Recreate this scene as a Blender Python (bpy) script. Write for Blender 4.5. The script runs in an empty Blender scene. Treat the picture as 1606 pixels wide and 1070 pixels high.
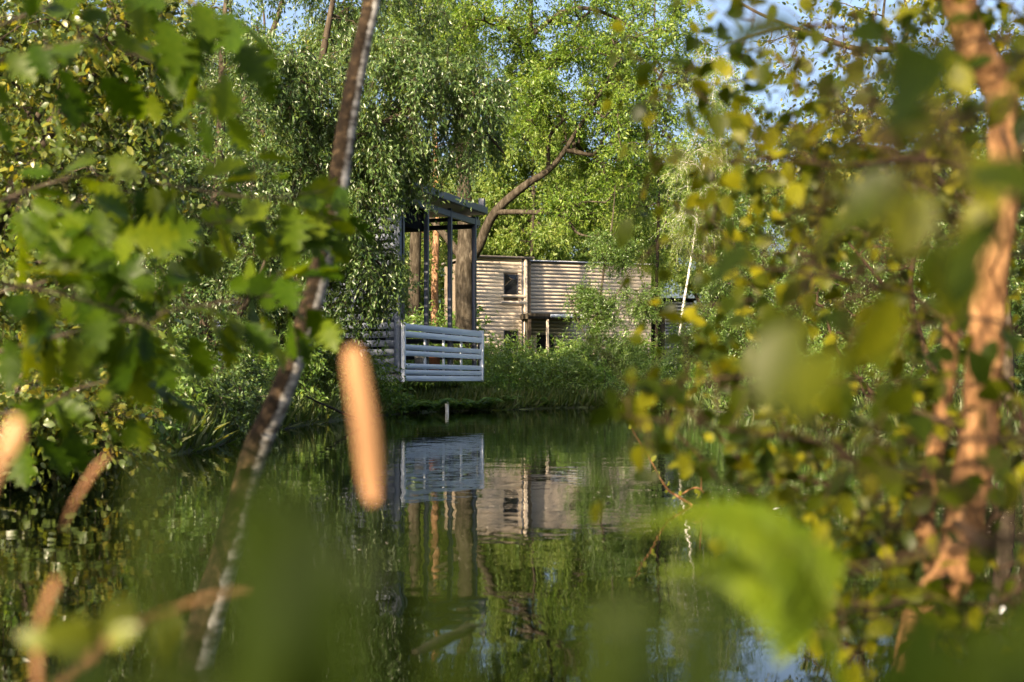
import bpy, math, random
import numpy as np
from mathutils import Vector, Matrix
PI = math.pi
R = np.random.RandomState
# ------------------------------------------------------------------ camera, world, sun, exposure
scene = bpy.context.scene
C = scene.collection
CAM_Z = 0.72
F = 2000.0                      # focal length in photograph pixels (1606 wide)
cam_d = bpy.data.cameras.new('camera'); cam = bpy.data.objects.new('camera', cam_d); C.objects.link(cam)
cam.location = (0, 0, CAM_Z); cam.rotation_euler = (PI/2, 0, 0)
cam_d.sensor_width = 36; cam_d.lens = F/1606*36
cam_d.shift_y = (598-535)/1606
cam_d.clip_start = 0.02; cam_d.clip_end = 1200
cam_d.dof.use_dof = True; cam_d.dof.focus_distance = 27; cam_d.dof.aperture_fstop = 3.2
scene.camera = cam
SUN_AZ, SUN_EL = math.radians(31), math.radians(27)      # degrees to the left of straight behind the camera
S = Vector((-math.sin(SUN_AZ)*math.cos(SUN_EL), -math.cos(SUN_AZ)*math.cos(SUN_EL), math.sin(SUN_EL)))
world = bpy.data.worlds.new('World'); scene.world = world; world.use_nodes = True
wn = world.node_tree.nodes; wl = world.node_tree.links
bg = wn['Background']; sky = wn.new('ShaderNodeTexSky'); sky.sky_type = 'NISHITA'; sky.sun_disc = False
sky.sun_elevation = SUN_EL; sky.sun_rotation = math.atan2(S.x, S.y); sky.air_density = 0.8; sky.dust_density = 7.0; sky.ozone_density = 1.0
wl.new(sky.outputs[0], bg.inputs[0]); bg.inputs[1].default_value = 0.11
sun_d = bpy.data.lights.new('sun', 'SUN'); sun_d.energy = 5.0; sun_d.angle = math.radians(0.5); sun_d.color = (1.0, 0.80, 0.55)
sun = bpy.data.objects.new('sun', sun_d); C.objects.link(sun); sun.rotation_euler = S.to_track_quat('Z', 'Y').to_euler(); sun.location = (-10, -10, 20)
vs = scene.view_settings; vs.view_transform = 'Standard'; vs.look = 'None'; vs.gamma = 1.0; vs.use_curve_mapping = False
vs.exposure = 1.9
cy = scene.cycles
cy.max_bounces = 8; cy.diffuse_bounces = 4; cy.glossy_bounces = 3; cy.transmission_bounces = 4; cy.transparent_max_bounces = 8
cy.caustics_reflective = False; cy.caustics_refractive = False; cy.sample_clamp_indirect = 4.0
cy.use_denoising = True

def P(x, y, d):                 # a point seen at photograph pixel (x, y) at distance d
    return np.array([(x-803)/F*d, d, CAM_Z+(598-y)/F*d])

# ------------------------------------------------------------------ materials
def lin(*c): return (c[0], c[1], c[2], 1)
def mat(name):
    m = bpy.data.materials.new(name); m.use_nodes = True
    nt = m.node_tree; b = nt.nodes['Principled BSDF']
    return m, nt, b, nt.nodes['Material Output']
def N(nt, t, **kw):
    n = nt.nodes.new(t)
    for k, v in kw.items():
        if k in n.inputs: n.inputs[k].default_value = v
        else: setattr(n, k, v)
    return n
def ramp(nt, fac, stops):
    r = nt.nodes.new('ShaderNodeValToRGB'); e = r.color_ramp.elements
    while len(e) < len(stops): e.new(0.5)
    for i, (p, c) in enumerate(stops): e[i].position = p; e[i].color = lin(*c)
    nt.links.new(fac, r.inputs[0]); return r.outputs[0]
def leaf_mat(name, cols, trans_gain=(2.4, 1.95, 0.7), rough=0.42, tfac=0.42, per_object=False, spec=0.5):
    m, nt, b, out = mat(name)
    src = N(nt, 'ShaderNodeObjectInfo').outputs['Random'] if per_object else N(nt, 'ShaderNodeNewGeometry').outputs['Random Per Island']
    tc = N(nt, 'ShaderNodeTexCoord'); nz = N(nt, 'ShaderNodeTexNoise', Scale=0.9 if not per_object else 14.0, Detail=2.0)
    nt.links.new(tc.outputs['Object'], nz.inputs['Vector'])
    ad = N(nt, 'ShaderNodeMath', operation='MULTIPLY_ADD'); nt.links.new(nz.outputs[0], ad.inputs[0]); ad.inputs[1].default_value = 0.7
    sc = N(nt, 'ShaderNodeMath', operation='MULTIPLY_ADD'); nt.links.new(src, sc.inputs[0]); sc.inputs[1].default_value = 0.75; sc.inputs[2].default_value = -0.22
    nt.links.new(sc.outputs[0], ad.inputs[2])
    n = len(cols); col = ramp(nt, ad.outputs[0], [(i/(n-1) if n > 1 else 0, c) for i, c in enumerate(cols)])
    nt.links.new(col, b.inputs['Base Color']); b.inputs['Roughness'].default_value = rough; b.inputs['Specular IOR Level'].default_value = spec
    mul = N(nt, 'ShaderNodeMix', data_type='RGBA', blend_type='MULTIPLY'); mul.inputs[0].default_value = 1.0; mul.clamp_result = False
    nt.links.new(col, mul.inputs[6]); mul.inputs[7].default_value = lin(*trans_gain)
    tr = N(nt, 'ShaderNodeBsdfTranslucent'); nt.links.new(mul.outputs[2], tr.inputs['Color'])
    mx = N(nt, 'ShaderNodeMixShader'); mx.inputs[0].default_value = tfac
    nt.links.new(b.outputs[0], mx.inputs[1]); nt.links.new(tr.outputs[0], mx.inputs[2]); nt.links.new(mx.outputs[0], out.inputs[0])
    return m
def bark_mat(name, c1, c2, c3, scale=8, stretch=0.25, bump=0.5):
    m, nt, b, out = mat(name)
    tc = N(nt, 'ShaderNodeTexCoord'); mp = N(nt, 'ShaderNodeMapping'); mp.inputs['Scale'].default_value = (1, 1, stretch)
    nt.links.new(tc.outputs['Object'], mp.inputs[0])
    nz = N(nt, 'ShaderNodeTexNoise', Scale=float(scale), Detail=6.0, Roughness=0.65); nt.links.new(mp.outputs[0], nz.inputs['Vector'])
    col = ramp(nt, nz.outputs[0], [(0.33, c1), (0.5, c2), (0.68, c3)])
    nt.links.new(col, b.inputs['Base Color']); b.inputs['Roughness'].default_value = 0.9; b.inputs['Specular IOR Level'].default_value = 0.1
    bp = N(nt, 'ShaderNodeBump', Strength=bump, Distance=0.02); nt.links.new(nz.outputs[0], bp.inputs['Height']); nt.links.new(bp.outputs[0], b.inputs['Normal'])
    return m
def wood_mat(name, cols, rough=0.75, axis=0):
    m, nt, b, out = mat(name)
    oi = N(nt, 'ShaderNodeObjectInfo'); tc = N(nt, 'ShaderNodeTexCoord'); mp = N(nt, 'ShaderNodeMapping')
    s = [14.0, 14.0, 14.0]; s[axis] = 0.8; mp.inputs['Scale'].default_value = s
    nt.links.new(tc.outputs['Object'], mp.inputs[0])
    cmb = N(nt, 'ShaderNodeVectorMath', operation='ADD'); nt.links.new(mp.outputs[0], cmb.inputs[0])
    sc = N(nt, 'ShaderNodeVectorMath', operation='SCALE'); sc.inputs[0].default_value = (31, 17, 23); nt.links.new(oi.outputs['Random'], sc.inputs['Scale']); nt.links.new(sc.outputs[0], cmb.inputs[1])
    nz = N(nt, 'ShaderNodeTexNoise', Scale=1.6, Detail=5.0, Roughness=0.6); nt.links.new(cmb.outputs[0], nz.inputs['Vector'])
    ma = N(nt, 'ShaderNodeMath', operation='MULTIPLY_ADD'); nt.links.new(oi.outputs['Random'], ma.inputs[0]); ma.inputs[1].default_value = 0.4
    m2 = N(nt, 'ShaderNodeMath', operation='SUBTRACT'); nt.links.new(nz.outputs[0], m2.inputs[0]); m2.inputs[1].default_value = 0.2; nt.links.new(m2.outputs[0], ma.inputs[2])
    col = ramp(nt, ma.outputs[0], [(0.2, cols[0]), (0.5, cols[1]), (0.8, cols[2])])
    nt.links.new(col, b.inputs['Base Color']); b.inputs['Roughness'].default_value = rough
    bp = N(nt, 'ShaderNodeBump', Strength=0.25, Distance=0.004); nt.links.new(nz.outputs[0], bp.inputs['Height']); nt.links.new(bp.outputs[0], b.inputs['Normal'])
    return m
def plain_mat(name, c, rough=0.6, spec=0.5):
    m, nt, b, out = mat(name)
    tc = N(nt, 'ShaderNodeTexCoord'); nz = N(nt, 'ShaderNodeTexNoise', Scale=9.0, Detail=4.0); nt.links.new(tc.outputs['Object'], nz.inputs['Vector'])
    col = ramp(nt, nz.outputs[0], [(0.3, tuple(v*0.8 for v in c)), (0.7, tuple(min(1, v*1.15) for v in c))])
    nt.links.new(col, b.inputs['Base Color']); b.inputs['Roughness'].default_value = rough; b.inputs['Specular IOR Level'].default_value = spec
    return m
M = {}
M['willow'] = leaf_mat('willow_leaf', [(.018, .045, .012), (.045, .09, .022), (.085, .14, .038), (.14, .19, .065)], rough=0.34, spec=0.6)
M['oak'] = leaf_mat('oak_leaf', [(.035, .085, .010), (.085, .155, .018), (.14, .21, .03), (.21, .26, .045)], trans_gain=(1.8, 1.75, .8), rough=0.45, tfac=0.5)
M['beech'] = leaf_mat('hazel_leaf', [(.03, .06, .012), (.055, .09, .018), (.09, .12, .025), (.22, .20, .03)], rough=0.33, tfac=0.4)
M['birch'] = leaf_mat('birch_leaf', [(.03, .075, .012), (.075, .14, .025), (.13, .19, .045)], rough=0.35, spec=0.7)
M['far'] = leaf_mat('far_leaf', [(.045, .095, .015), (.10, .165, .025), (.16, .22, .045), (.24, .27, .07)], trans_gain=(1.9, 1.75, .9), rough=0.5, tfac=0.5)
M['shrub'] = leaf_mat('shrub_leaf', [(.045, .10, .015), (.10, .18, .035), (.18, .25, .06)], rough=0.35, spec=0.6)
M['fern'] = leaf_mat('fern_leaf', [(.03, .09, .012), (.07, .15, .02), (.13, .20, .035)], rough=0.5)
M['grass'] = leaf_mat('grass_blade', [(.03, .06, .012), (.06, .10, .02), (.12, .13, .05)], rough=0.5)
M['near_oak'] = leaf_mat('near_oak_leaf', [(.010, .026, .0015), (.030, .062, .002), (.055, .09, .003), (.11, .14, .005)], rough=0.4, tfac=0.5, per_object=True, spec=0.12)
M['near_alder'] = leaf_mat('near_alder_leaf', [(.006, .013, .001), (.016, .027, .0012), (.045, .055, .002), (.18, .175, .006)], rough=0.42, tfac=0.5, per_object=True, spec=0.12)
M['near_grass'] = leaf_mat('near_grass_leaf', [(.006, .013, .001), (.012, .023, .0015), (.024, .036, .002)], rough=0.5, tfac=0.5, per_object=True, spec=0.12)
M['near_mass'] = leaf_mat('alder_leaf_mass', [(.008, .015, .001), (.022, .034, .0015), (.07, .08, .003), (.26, .24, .01)], rough=0.42, tfac=0.5, spec=0.15)
M['near_fern'] = leaf_mat('near_fern_leaf', [(.05, .085, .004), (.08, .12, .006), (.11, .15, .008)], rough=0.5, tfac=0.5, per_object=True, spec=0.1)
M['dry'] = leaf_mat('dry_reed', [(.30, .13, .05), (.45, .22, .09), (.5, .3, .14)], trans_gain=(1, .8, .6), rough=0.6, tfac=0.25, per_object=True)
M['cattail'] = leaf_mat('cattail_head', [(.17, .085, .038), (.26, .14, .068), (.36, .215, .11)], trans_gain=(1, .8, .6), rough=0.8, tfac=0.1, spec=0.05)
M['yellow'] = leaf_mat('yellow_leaf', [(.10, .12, .01), (.18, .20, .015)], rough=0.4, tfac=0.4, per_object=True)
M['bark'] = bark_mat('oak_bark', (.014, .011, .007), (.038, .031, .022), (.08, .069, .052), 9, 0.25)
M['bark_dark'] = bark_mat('dark_bark', (.02, .016, .012), (.045, .035, .025), (.09, .07, .05), 9, 0.3)
M['bark_orange'] = bark_mat('alder_bark', (.03, .016, .008), (.12, .062, .027), (.30, .17, .08), 30, 0.45, 1.0)
M['twig'] = bark_mat('brown_twig', (.012, .008, .005), (.03, .018, .011), (.06, .038, .024), 20, 0.5)
M['bark_white'] = bark_mat('white_birch_bark', (.10, .09, .08), (.55, .53, .48), (.75, .73, .68), 7, 2.5, 0.2)
M['bark_pine'] = bark_mat('pine_bark', (.12, .06, .03), (.25, .14, .08), (.38, .24, .15), 10, 0.3)
# leaning birch: white papery bark with dark bands, its shaded left side painted dark brown
m, nt, b, out = mat('birch_bark_painted_shade'); M['birch_bark'] = m
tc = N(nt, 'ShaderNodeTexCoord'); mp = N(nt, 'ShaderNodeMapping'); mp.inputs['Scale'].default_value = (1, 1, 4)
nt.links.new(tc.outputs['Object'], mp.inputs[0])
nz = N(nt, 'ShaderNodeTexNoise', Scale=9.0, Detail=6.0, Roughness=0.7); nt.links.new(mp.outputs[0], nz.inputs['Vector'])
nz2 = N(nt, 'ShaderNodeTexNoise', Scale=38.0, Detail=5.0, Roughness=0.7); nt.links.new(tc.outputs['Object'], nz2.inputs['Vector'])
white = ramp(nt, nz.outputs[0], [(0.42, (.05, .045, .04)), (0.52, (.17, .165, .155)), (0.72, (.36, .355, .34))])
brown_shade = ramp(nt, nz2.outputs[0], [(0.38, (.007, .0055, .0035)), (0.55, (.022, .015, .009)), (0.70, (.08, .055, .03))])
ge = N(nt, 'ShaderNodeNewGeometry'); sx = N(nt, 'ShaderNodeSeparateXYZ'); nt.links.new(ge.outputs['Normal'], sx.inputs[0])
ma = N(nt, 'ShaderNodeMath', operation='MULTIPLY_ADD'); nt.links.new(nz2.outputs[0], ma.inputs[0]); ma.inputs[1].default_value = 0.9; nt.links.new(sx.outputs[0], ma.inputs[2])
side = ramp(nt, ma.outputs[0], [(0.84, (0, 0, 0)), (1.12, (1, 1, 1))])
mx = N(nt, 'ShaderNodeMix', data_type='RGBA'); nt.links.new(side, mx.inputs[0]); nt.links.new(brown_shade, mx.inputs[6]); nt.links.new(white, mx.inputs[7])
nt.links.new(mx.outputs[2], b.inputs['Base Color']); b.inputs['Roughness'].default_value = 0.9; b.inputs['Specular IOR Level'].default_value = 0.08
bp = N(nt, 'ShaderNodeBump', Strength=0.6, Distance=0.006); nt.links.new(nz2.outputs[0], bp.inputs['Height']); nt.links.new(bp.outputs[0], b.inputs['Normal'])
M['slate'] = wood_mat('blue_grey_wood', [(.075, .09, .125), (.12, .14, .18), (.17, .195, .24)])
M['rail'] = wood_mat('pale_weathered_wood', [(.54, .58, .64), (.66, .70, .76), (.76, .80, .84)])
M['steel'] = plain_mat('dark_blue_steel', (.035, .04, .055), 0.4)
M['postwood'] = plain_mat('slate_post', (.10, .115, .15), 0.5)
M['siding'] = wood_mat('beige_siding', [(.44, .37, .29), (.50, .425, .34), (.57, .49, .40)])
M['backing'] = plain_mat('brown_backing', (.13, .105, .08), 0.9, 0.1)
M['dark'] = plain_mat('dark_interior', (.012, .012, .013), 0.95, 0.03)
M['roof'] = plain_mat('grey_roofing', (.11, .10, .09), 0.95, 0.05)
M['white'] = plain_mat('white_paint', (.75, .74, .70), 0.5)
M['terra'] = plain_mat('terracotta', (.42, .17, .08), 0.8)
m, nt, b, out = mat('window_glass'); M['glass'] = m
b.inputs['Base Color'].default_value = lin(.01, .012, .012); b.inputs['Roughness'].default_value = 0.05
# ground
m, nt, b, out = mat('forest_floor'); M['ground'] = m
tc = N(nt, 'ShaderNodeTexCoord'); nz = N(nt, 'ShaderNodeTexNoise', Scale=1.1, Detail=9.0, Roughness=0.7); nt.links.new(tc.outputs['Object'], nz.inputs['Vector'])
nt.links.new(ramp(nt, nz.outputs[0], [(0.35, (.03, .022, .014)), (0.5, (.035, .05, .015)), (0.65, (.06, .085, .025))]), b.inputs['Base Color']); b.inputs['Roughness'].default_value = 0.95
bp = N(nt, 'ShaderNodeBump', Strength=0.8, Distance=0.05); nt.links.new(nz.outputs[0], bp.inputs['Height']); nt.links.new(bp.outputs[0], b.inputs['Normal'])
# water
m, nt, b, out = mat('pond_water'); M['water'] = m
b.inputs['Base Color'].default_value = lin(.0015, .003, .001); b.inputs['Roughness'].default_value = 0.015; b.inputs['IOR'].default_value = 1.33
tc = N(nt, 'ShaderNodeTexCoord')
n1 = N(nt, 'ShaderNodeTexNoise', Scale=2.2, Detail=3.0, Roughness=0.5); n2 = N(nt, 'ShaderNodeTexNoise', Scale=0.45, Detail=2.0); nt.links.new(tc.outputs['Object'], n1.inputs['Vector']); nt.links.new(tc.outputs['Object'], n2.inputs['Vector'])
ml = N(nt, 'ShaderNodeMath', operation='MULTIPLY'); nt.links.new(n1.outputs[0], ml.inputs[0]); nt.links.new(n2.outputs[0], ml.inputs[1])
bp = N(nt, 'ShaderNodeBump', Strength=1.0, Distance=0.006); nt.links.new(ml.outputs[0], bp.inputs['Height']); nt.links.new(bp.outputs[0], b.inputs['Normal'])

# ------------------------------------------------------------------ mesh helpers
class MB:
    def __init__(s): s.v = []; s.f = []; s.n = 0
    def add(s, v, f):
        v = np.asarray(v, float); f = np.asarray(f, int)
        if len(v) == 0: return
        s.v.append(v); s.f.append(f + s.n); s.n += len(v)
    def mesh(s, name, m, smooth=False):
        me = bpy.data.meshes.new(name)
        v = np.concatenate(s.v).astype(np.float32)
        ls = np.concatenate([f.ravel() for f in s.f]).astype(np.int32)
        sz = np.concatenate([np.full(len(f), f.shape[1]) for f in s.f]).astype(np.int32)
        st = np.concatenate([[0], np.cumsum(sz)[:-1]]).astype(np.int32)
        me.vertices.add(len(v)); me.vertices.foreach_set('co', v.ravel())
        me.loops.add(len(ls)); me.loops.foreach_set('vertex_index', ls)
        me.polygons.add(len(sz)); me.polygons.foreach_set('loop_start', st); me.polygons.foreach_set('loop_total', sz)
        if smooth: me.polygons.foreach_set('use_smooth', np.ones(len(sz), bool))
        me.update(calc_edges=True); me.materials.append(m)
        return me
def link(name, me, parent=None, kind=None, loc=None, rot=None):
    o = bpy.data.objects.new(name, me); C.objects.link(o)
    if parent is not None: o.parent = parent
    if kind: o['kind'] = kind
    if loc is not None: o.location = tuple(loc)
    if rot is not None: o.rotation_euler = rot
    return o
def thing(name, label, cat, loc=(0, 0, 0), group=None, rz=0):
    o = bpy.data.objects.new(name, None); C.objects.link(o); o.location = tuple(loc); o.rotation_euler = (0, 0, rz); o.empty_display_size = 0.2
    o['label'] = label; o['category'] = cat
    if group: o['group'] = group
    return o
def tag(o, label, cat, group=None):
    o['label'] = label; o['category'] = cat
    if group: o['group'] = group
    return o
def nrm(a): return a/(np.linalg.norm(a, axis=-1, keepdims=True)+1e-9)
def tube(mb, pts, rad, ns=6, cap=True):
    pts = np.asarray(pts, float); n = len(pts); rad = np.broadcast_to(np.asarray(rad, float), (n,))
    t = nrm(np.gradient(pts, axis=0)); ref = np.array([0, 0, 1.0]) if abs(t[:, 2]).mean() < 0.8 else np.array([0, 1.0, 0.0])
    a = nrm(np.cross(t, ref)); b = np.cross(t, a)
    an = np.arange(ns)*2*PI/ns
    v = pts[:, None]+rad[:, None, None]*(np.cos(an)[None, :, None]*a[:, None]+np.sin(an)[None, :, None]*b[:, None])
    i = np.arange(n-1)[:, None]*ns; j = np.arange(ns)[None]; k = (j+1) % ns
    f = np.stack([i+j, i+k, i+ns+k, i+ns+j], -1).reshape(-1, 4)
    mb.add(v.reshape(-1, 3), f)
    if cap and ns > 3:
        for e in (0, n-1): mb.add(v[e], np.arange(ns)[None] if e else np.arange(ns)[::-1][None])
def spline(pts, n, jit=0.0, seed=0):   # smooth resample through control points (Catmull-Rom)
    p = np.asarray(pts, float); k = len(p)
    if k == 2: q = p[0]+(p[1]-p[0])*np.linspace(0, 1, n)[:, None]
    else:
        e = np.concatenate([[2*p[0]-p[1]], p, [2*p[-1]-p[-2]]]); u = np.linspace(0, k-1-1e-6, n); i = u.astype(int); t = (u-i)[:, None]
        a, b, c, d = e[i], e[i+1], e[i+2], e[i+3]
        q = 0.5*(2*b+(c-a)*t+(2*a-5*b+4*c-d)*t*t+(-a+3*b-3*c+d)*t**3)
    if jit: q[1:-1, :3] += R(seed).normal(0, jit, q[1:-1, :3].shape)
    return q
def box(mb, c, s, R3=None):
    c = np.asarray(c, float); h = np.asarray(s, float)/2
    v = np.array([[x, y, z] for x in (-1, 1) for y in (-1, 1) for z in (-1, 1)], float)*h
    if R3 is not None: v = v@R3.T
    mb.add(v+c, [[0, 1, 3, 2], [4, 6, 7, 5], [0, 4, 5, 1], [2, 3, 7, 6], [0, 2, 6, 4], [1, 5, 7, 3]])
def bevbox(mb, c, s, bv=0.006):
    c = np.asarray(c, float); h = np.asarray(s, float)/2; b = min(bv, h.min()*0.4); V = []; ix = {}
    for sx in (-1, 1):
        for sy in (-1, 1):
            for sz in (-1, 1):
                for a in range(3):
                    q = np.array([sx, sy, sz])*(h-b); q[a] = (sx, sy, sz)[a]*h[a]; ix[(sx, sy, sz, a)] = len(V); V.append(q+c)
    F4 = []; F3 = []
    for a in range(3):
        o = [i for i in range(3) if i != a]
        for s0 in (-1, 1):
            q = []
            for (p1, p2) in ((-1, -1), (1, -1), (1, 1), (-1, 1)):
                k = [0, 0, 0]; k[a] = s0; k[o[0]] = p1; k[o[1]] = p2; q.append(ix[(*k, a)])
            F4.append(q)
        for p1 in (-1, 1):
            for p2 in (-1, 1):
                k1 = [0, 0, 0]; k1[a] = -1; k1[o[0]] = p1; k1[o[1]] = p2; k2 = list(k1); k2[a] = 1
                F4.append([ix[(*k1, o[0])], ix[(*k2, o[0])], ix[(*k2, o[1])], ix[(*k1, o[1])]])
    for sx in (-1, 1):
        for sy in (-1, 1):
            for sz in (-1, 1): F3.append([ix[(sx, sy, sz, a)] for a in range(3)])
    n0 = len(V); mb.add(V, F4); mb.f.append(np.array(F3)+mb.n-n0)

# leaf shapes: x across, y along, z normal; unit length
def shape_diamond(w=0.4, fold=0.08):
    return np.array([[0, 0, 0], [w/2, .45, fold], [0, 1, -.05], [-w/2, .45, fold]]), [np.array([[0, 1, 2], [0, 2, 3]])]
def shape_strip(st, curl=0.25, fold=0.12, fwd=None):
    st = np.array(st, float); n = len(st); s = st[:, 0]; w = st[:, 1]; fw = st[:, 2] if st.shape[1] > 2 else np.zeros(n)
    z = -curl*s*s
    mid = np.stack([0*s, s, z], 1); r = np.stack([w, s+fw, z+fold*w], 1); l = np.stack([-w, s+fw*0.9, z+fold*w*1.1], 1)
    V = np.concatenate([mid, r, l]); i = np.arange(n-1)
    f = np.concatenate([np.stack([i, i+n, i+n+1, i+1], 1), np.stack([i, i+1, i+2*n+1, i+2*n], 1)])
    return V, [f]
SH = {}
SH['small'] = shape_diamond(0.42); SH['willow'] = shape_diamond(0.36, 0.05); SH['round'] = shape_diamond(0.75, 0.1)
SH['oval'] = shape_strip([(0, .01), (.3, .28), (.7, .24), (1, .0)], 0.2, 0.2)
SH['ovate'] = shape_strip([(0, .015), (.12, .17), (.35, .30), (.6, .29), (.85, .13), (1, .0)], 0.2, 0.2)
SH['alder'] = shape_strip([(0, .012), (.15, .015), (.2, .14), (.33, .26), (.5, .32), (.68, .29), (.85, .17), (.95, .06), (1.0, .0)], 0.3, 0.25)
SH['redoak'] = shape_strip([(0, .010, 0), (.16, .012, 0), (.21, .06, 0), (.30, .20, .05), (.37, .10, 0), (.50, .34, .09), (.555, .14, -.01), (.64, .38, .12), (.73, .13, 0), (.83, .25, .09), (.88, .08, 0), (.96, .09, .03), (1.02, .0, 0)], 0.22, 0.18)
SH['redoak2'] = shape_strip([(0, .010, 0), (.15, .012, 0), (.24, .10, 0), (.33, .24, .06), (.42, .13, 0), (.52, .31, .08), (.60, .16, 0), (.70, .32, .10), (.78, .12, 0), (.86, .17, .06), (.91, .06, 0), (1.0, .0, 0)], -0.1, 0.35)
SH['blade'] = shape_strip([(0, .012), (.25, .03), (.6, .026), (.85, .014), (1, .0)], 0.35, 0.3)
def frames(axis, up, rs=None):
    y = nrm(axis); x = nrm(np.cross(y, up)); z = np.cross(x, y)
    return np.stack([x, y, z], -1)          # columns are local axes
def leaves_into(mb, sh, pos, Fm, size):
    V, fs = sh; k = len(V); n = len(pos)
    v = np.einsum('nij,kj->nki', Fm, V)*size[:, None, None]+pos[:, None]
    off = mb.n; mb.v.append(v.reshape(-1, 3)); mb.n += n*k
    for f in fs: mb.f.append((f[None]+(np.arange(n)*k)[:, None, None]).reshape(-1, f.shape[1])+off)
def rot_to_euler(m3): return Matrix([list(map(float, r)) for r in m3]).to_euler()

# ------------------------------------------------------------------ tree machinery
def skeleton(limbs, targets, rs, sag=0.06, wob=0.07):
    """limbs: list of (pts, radii). targets: cluster centres. Returns list of (pts, r) of side branches and outward directions at the tips."""
    pts = [p for l in limbs for p in l[0]]; par = [-1]*len(pts); lr = [r for l in limbs for r in l[1]]
    low = min(p[2] for p in pts)
    pos = np.array(pts); nl = len(pos)
    tg = np.asarray(targets); d0 = np.min(np.linalg.norm(tg[:, None]-pos[None], axis=2), axis=1)
    order = np.argsort(d0); buf = np.zeros((nl+len(tg)*3+5, 3)); buf[:nl] = pos; n = nl; cost = np.zeros(len(buf)); parent = -np.ones(len(buf), int)
    chains = []; tips = []
    for ti in order:
        t = tg[ti]; d = np.linalg.norm(buf[:n]-t, axis=1)+0.22*cost[:n]+0.5*np.maximum(0, buf[:n, 2]-t[2])
        a = int(np.argmin(d)); A = buf[a]; L = np.linalg.norm(t-A)
        mid1 = A+(t-A)*0.35+rs.normal(0, wob*L, 3)+np.array([0, 0, sag*L]); mid2 = A+(t-A)*0.7+rs.normal(0, wob*L, 3)+np.array([0, 0, sag*L])
        ids = [a]
        for q in (mid1, mid2, t):
            buf[n] = q; parent[n] = ids[-1]; cost[n] = cost[ids[-1]]+np.linalg.norm(q-buf[ids[-1]]); ids.append(n); n += 1
        chains.append(ids); tips.append((t, nrm(t-mid2)))
    cnt = np.zeros(n)
    for ids in chains: cnt[ids[-1]] += 1
    for i in range(n-1, nl-1, -1):
        if parent[i] >= nl: cnt[parent[i]] += cnt[i]
    return buf, chains, cnt, nl, tips
def blob_targets(blobs, rs):
    out = []
    for (c, r, n) in blobs:
        d = nrm(rs.normal(size=(n, 3))); q = rs.uniform(0.25, 1, n)**0.5
        out.append(np.asarray(c)+d*q[:, None]*np.asarray(r))
    return np.concatenate(out)
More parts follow.
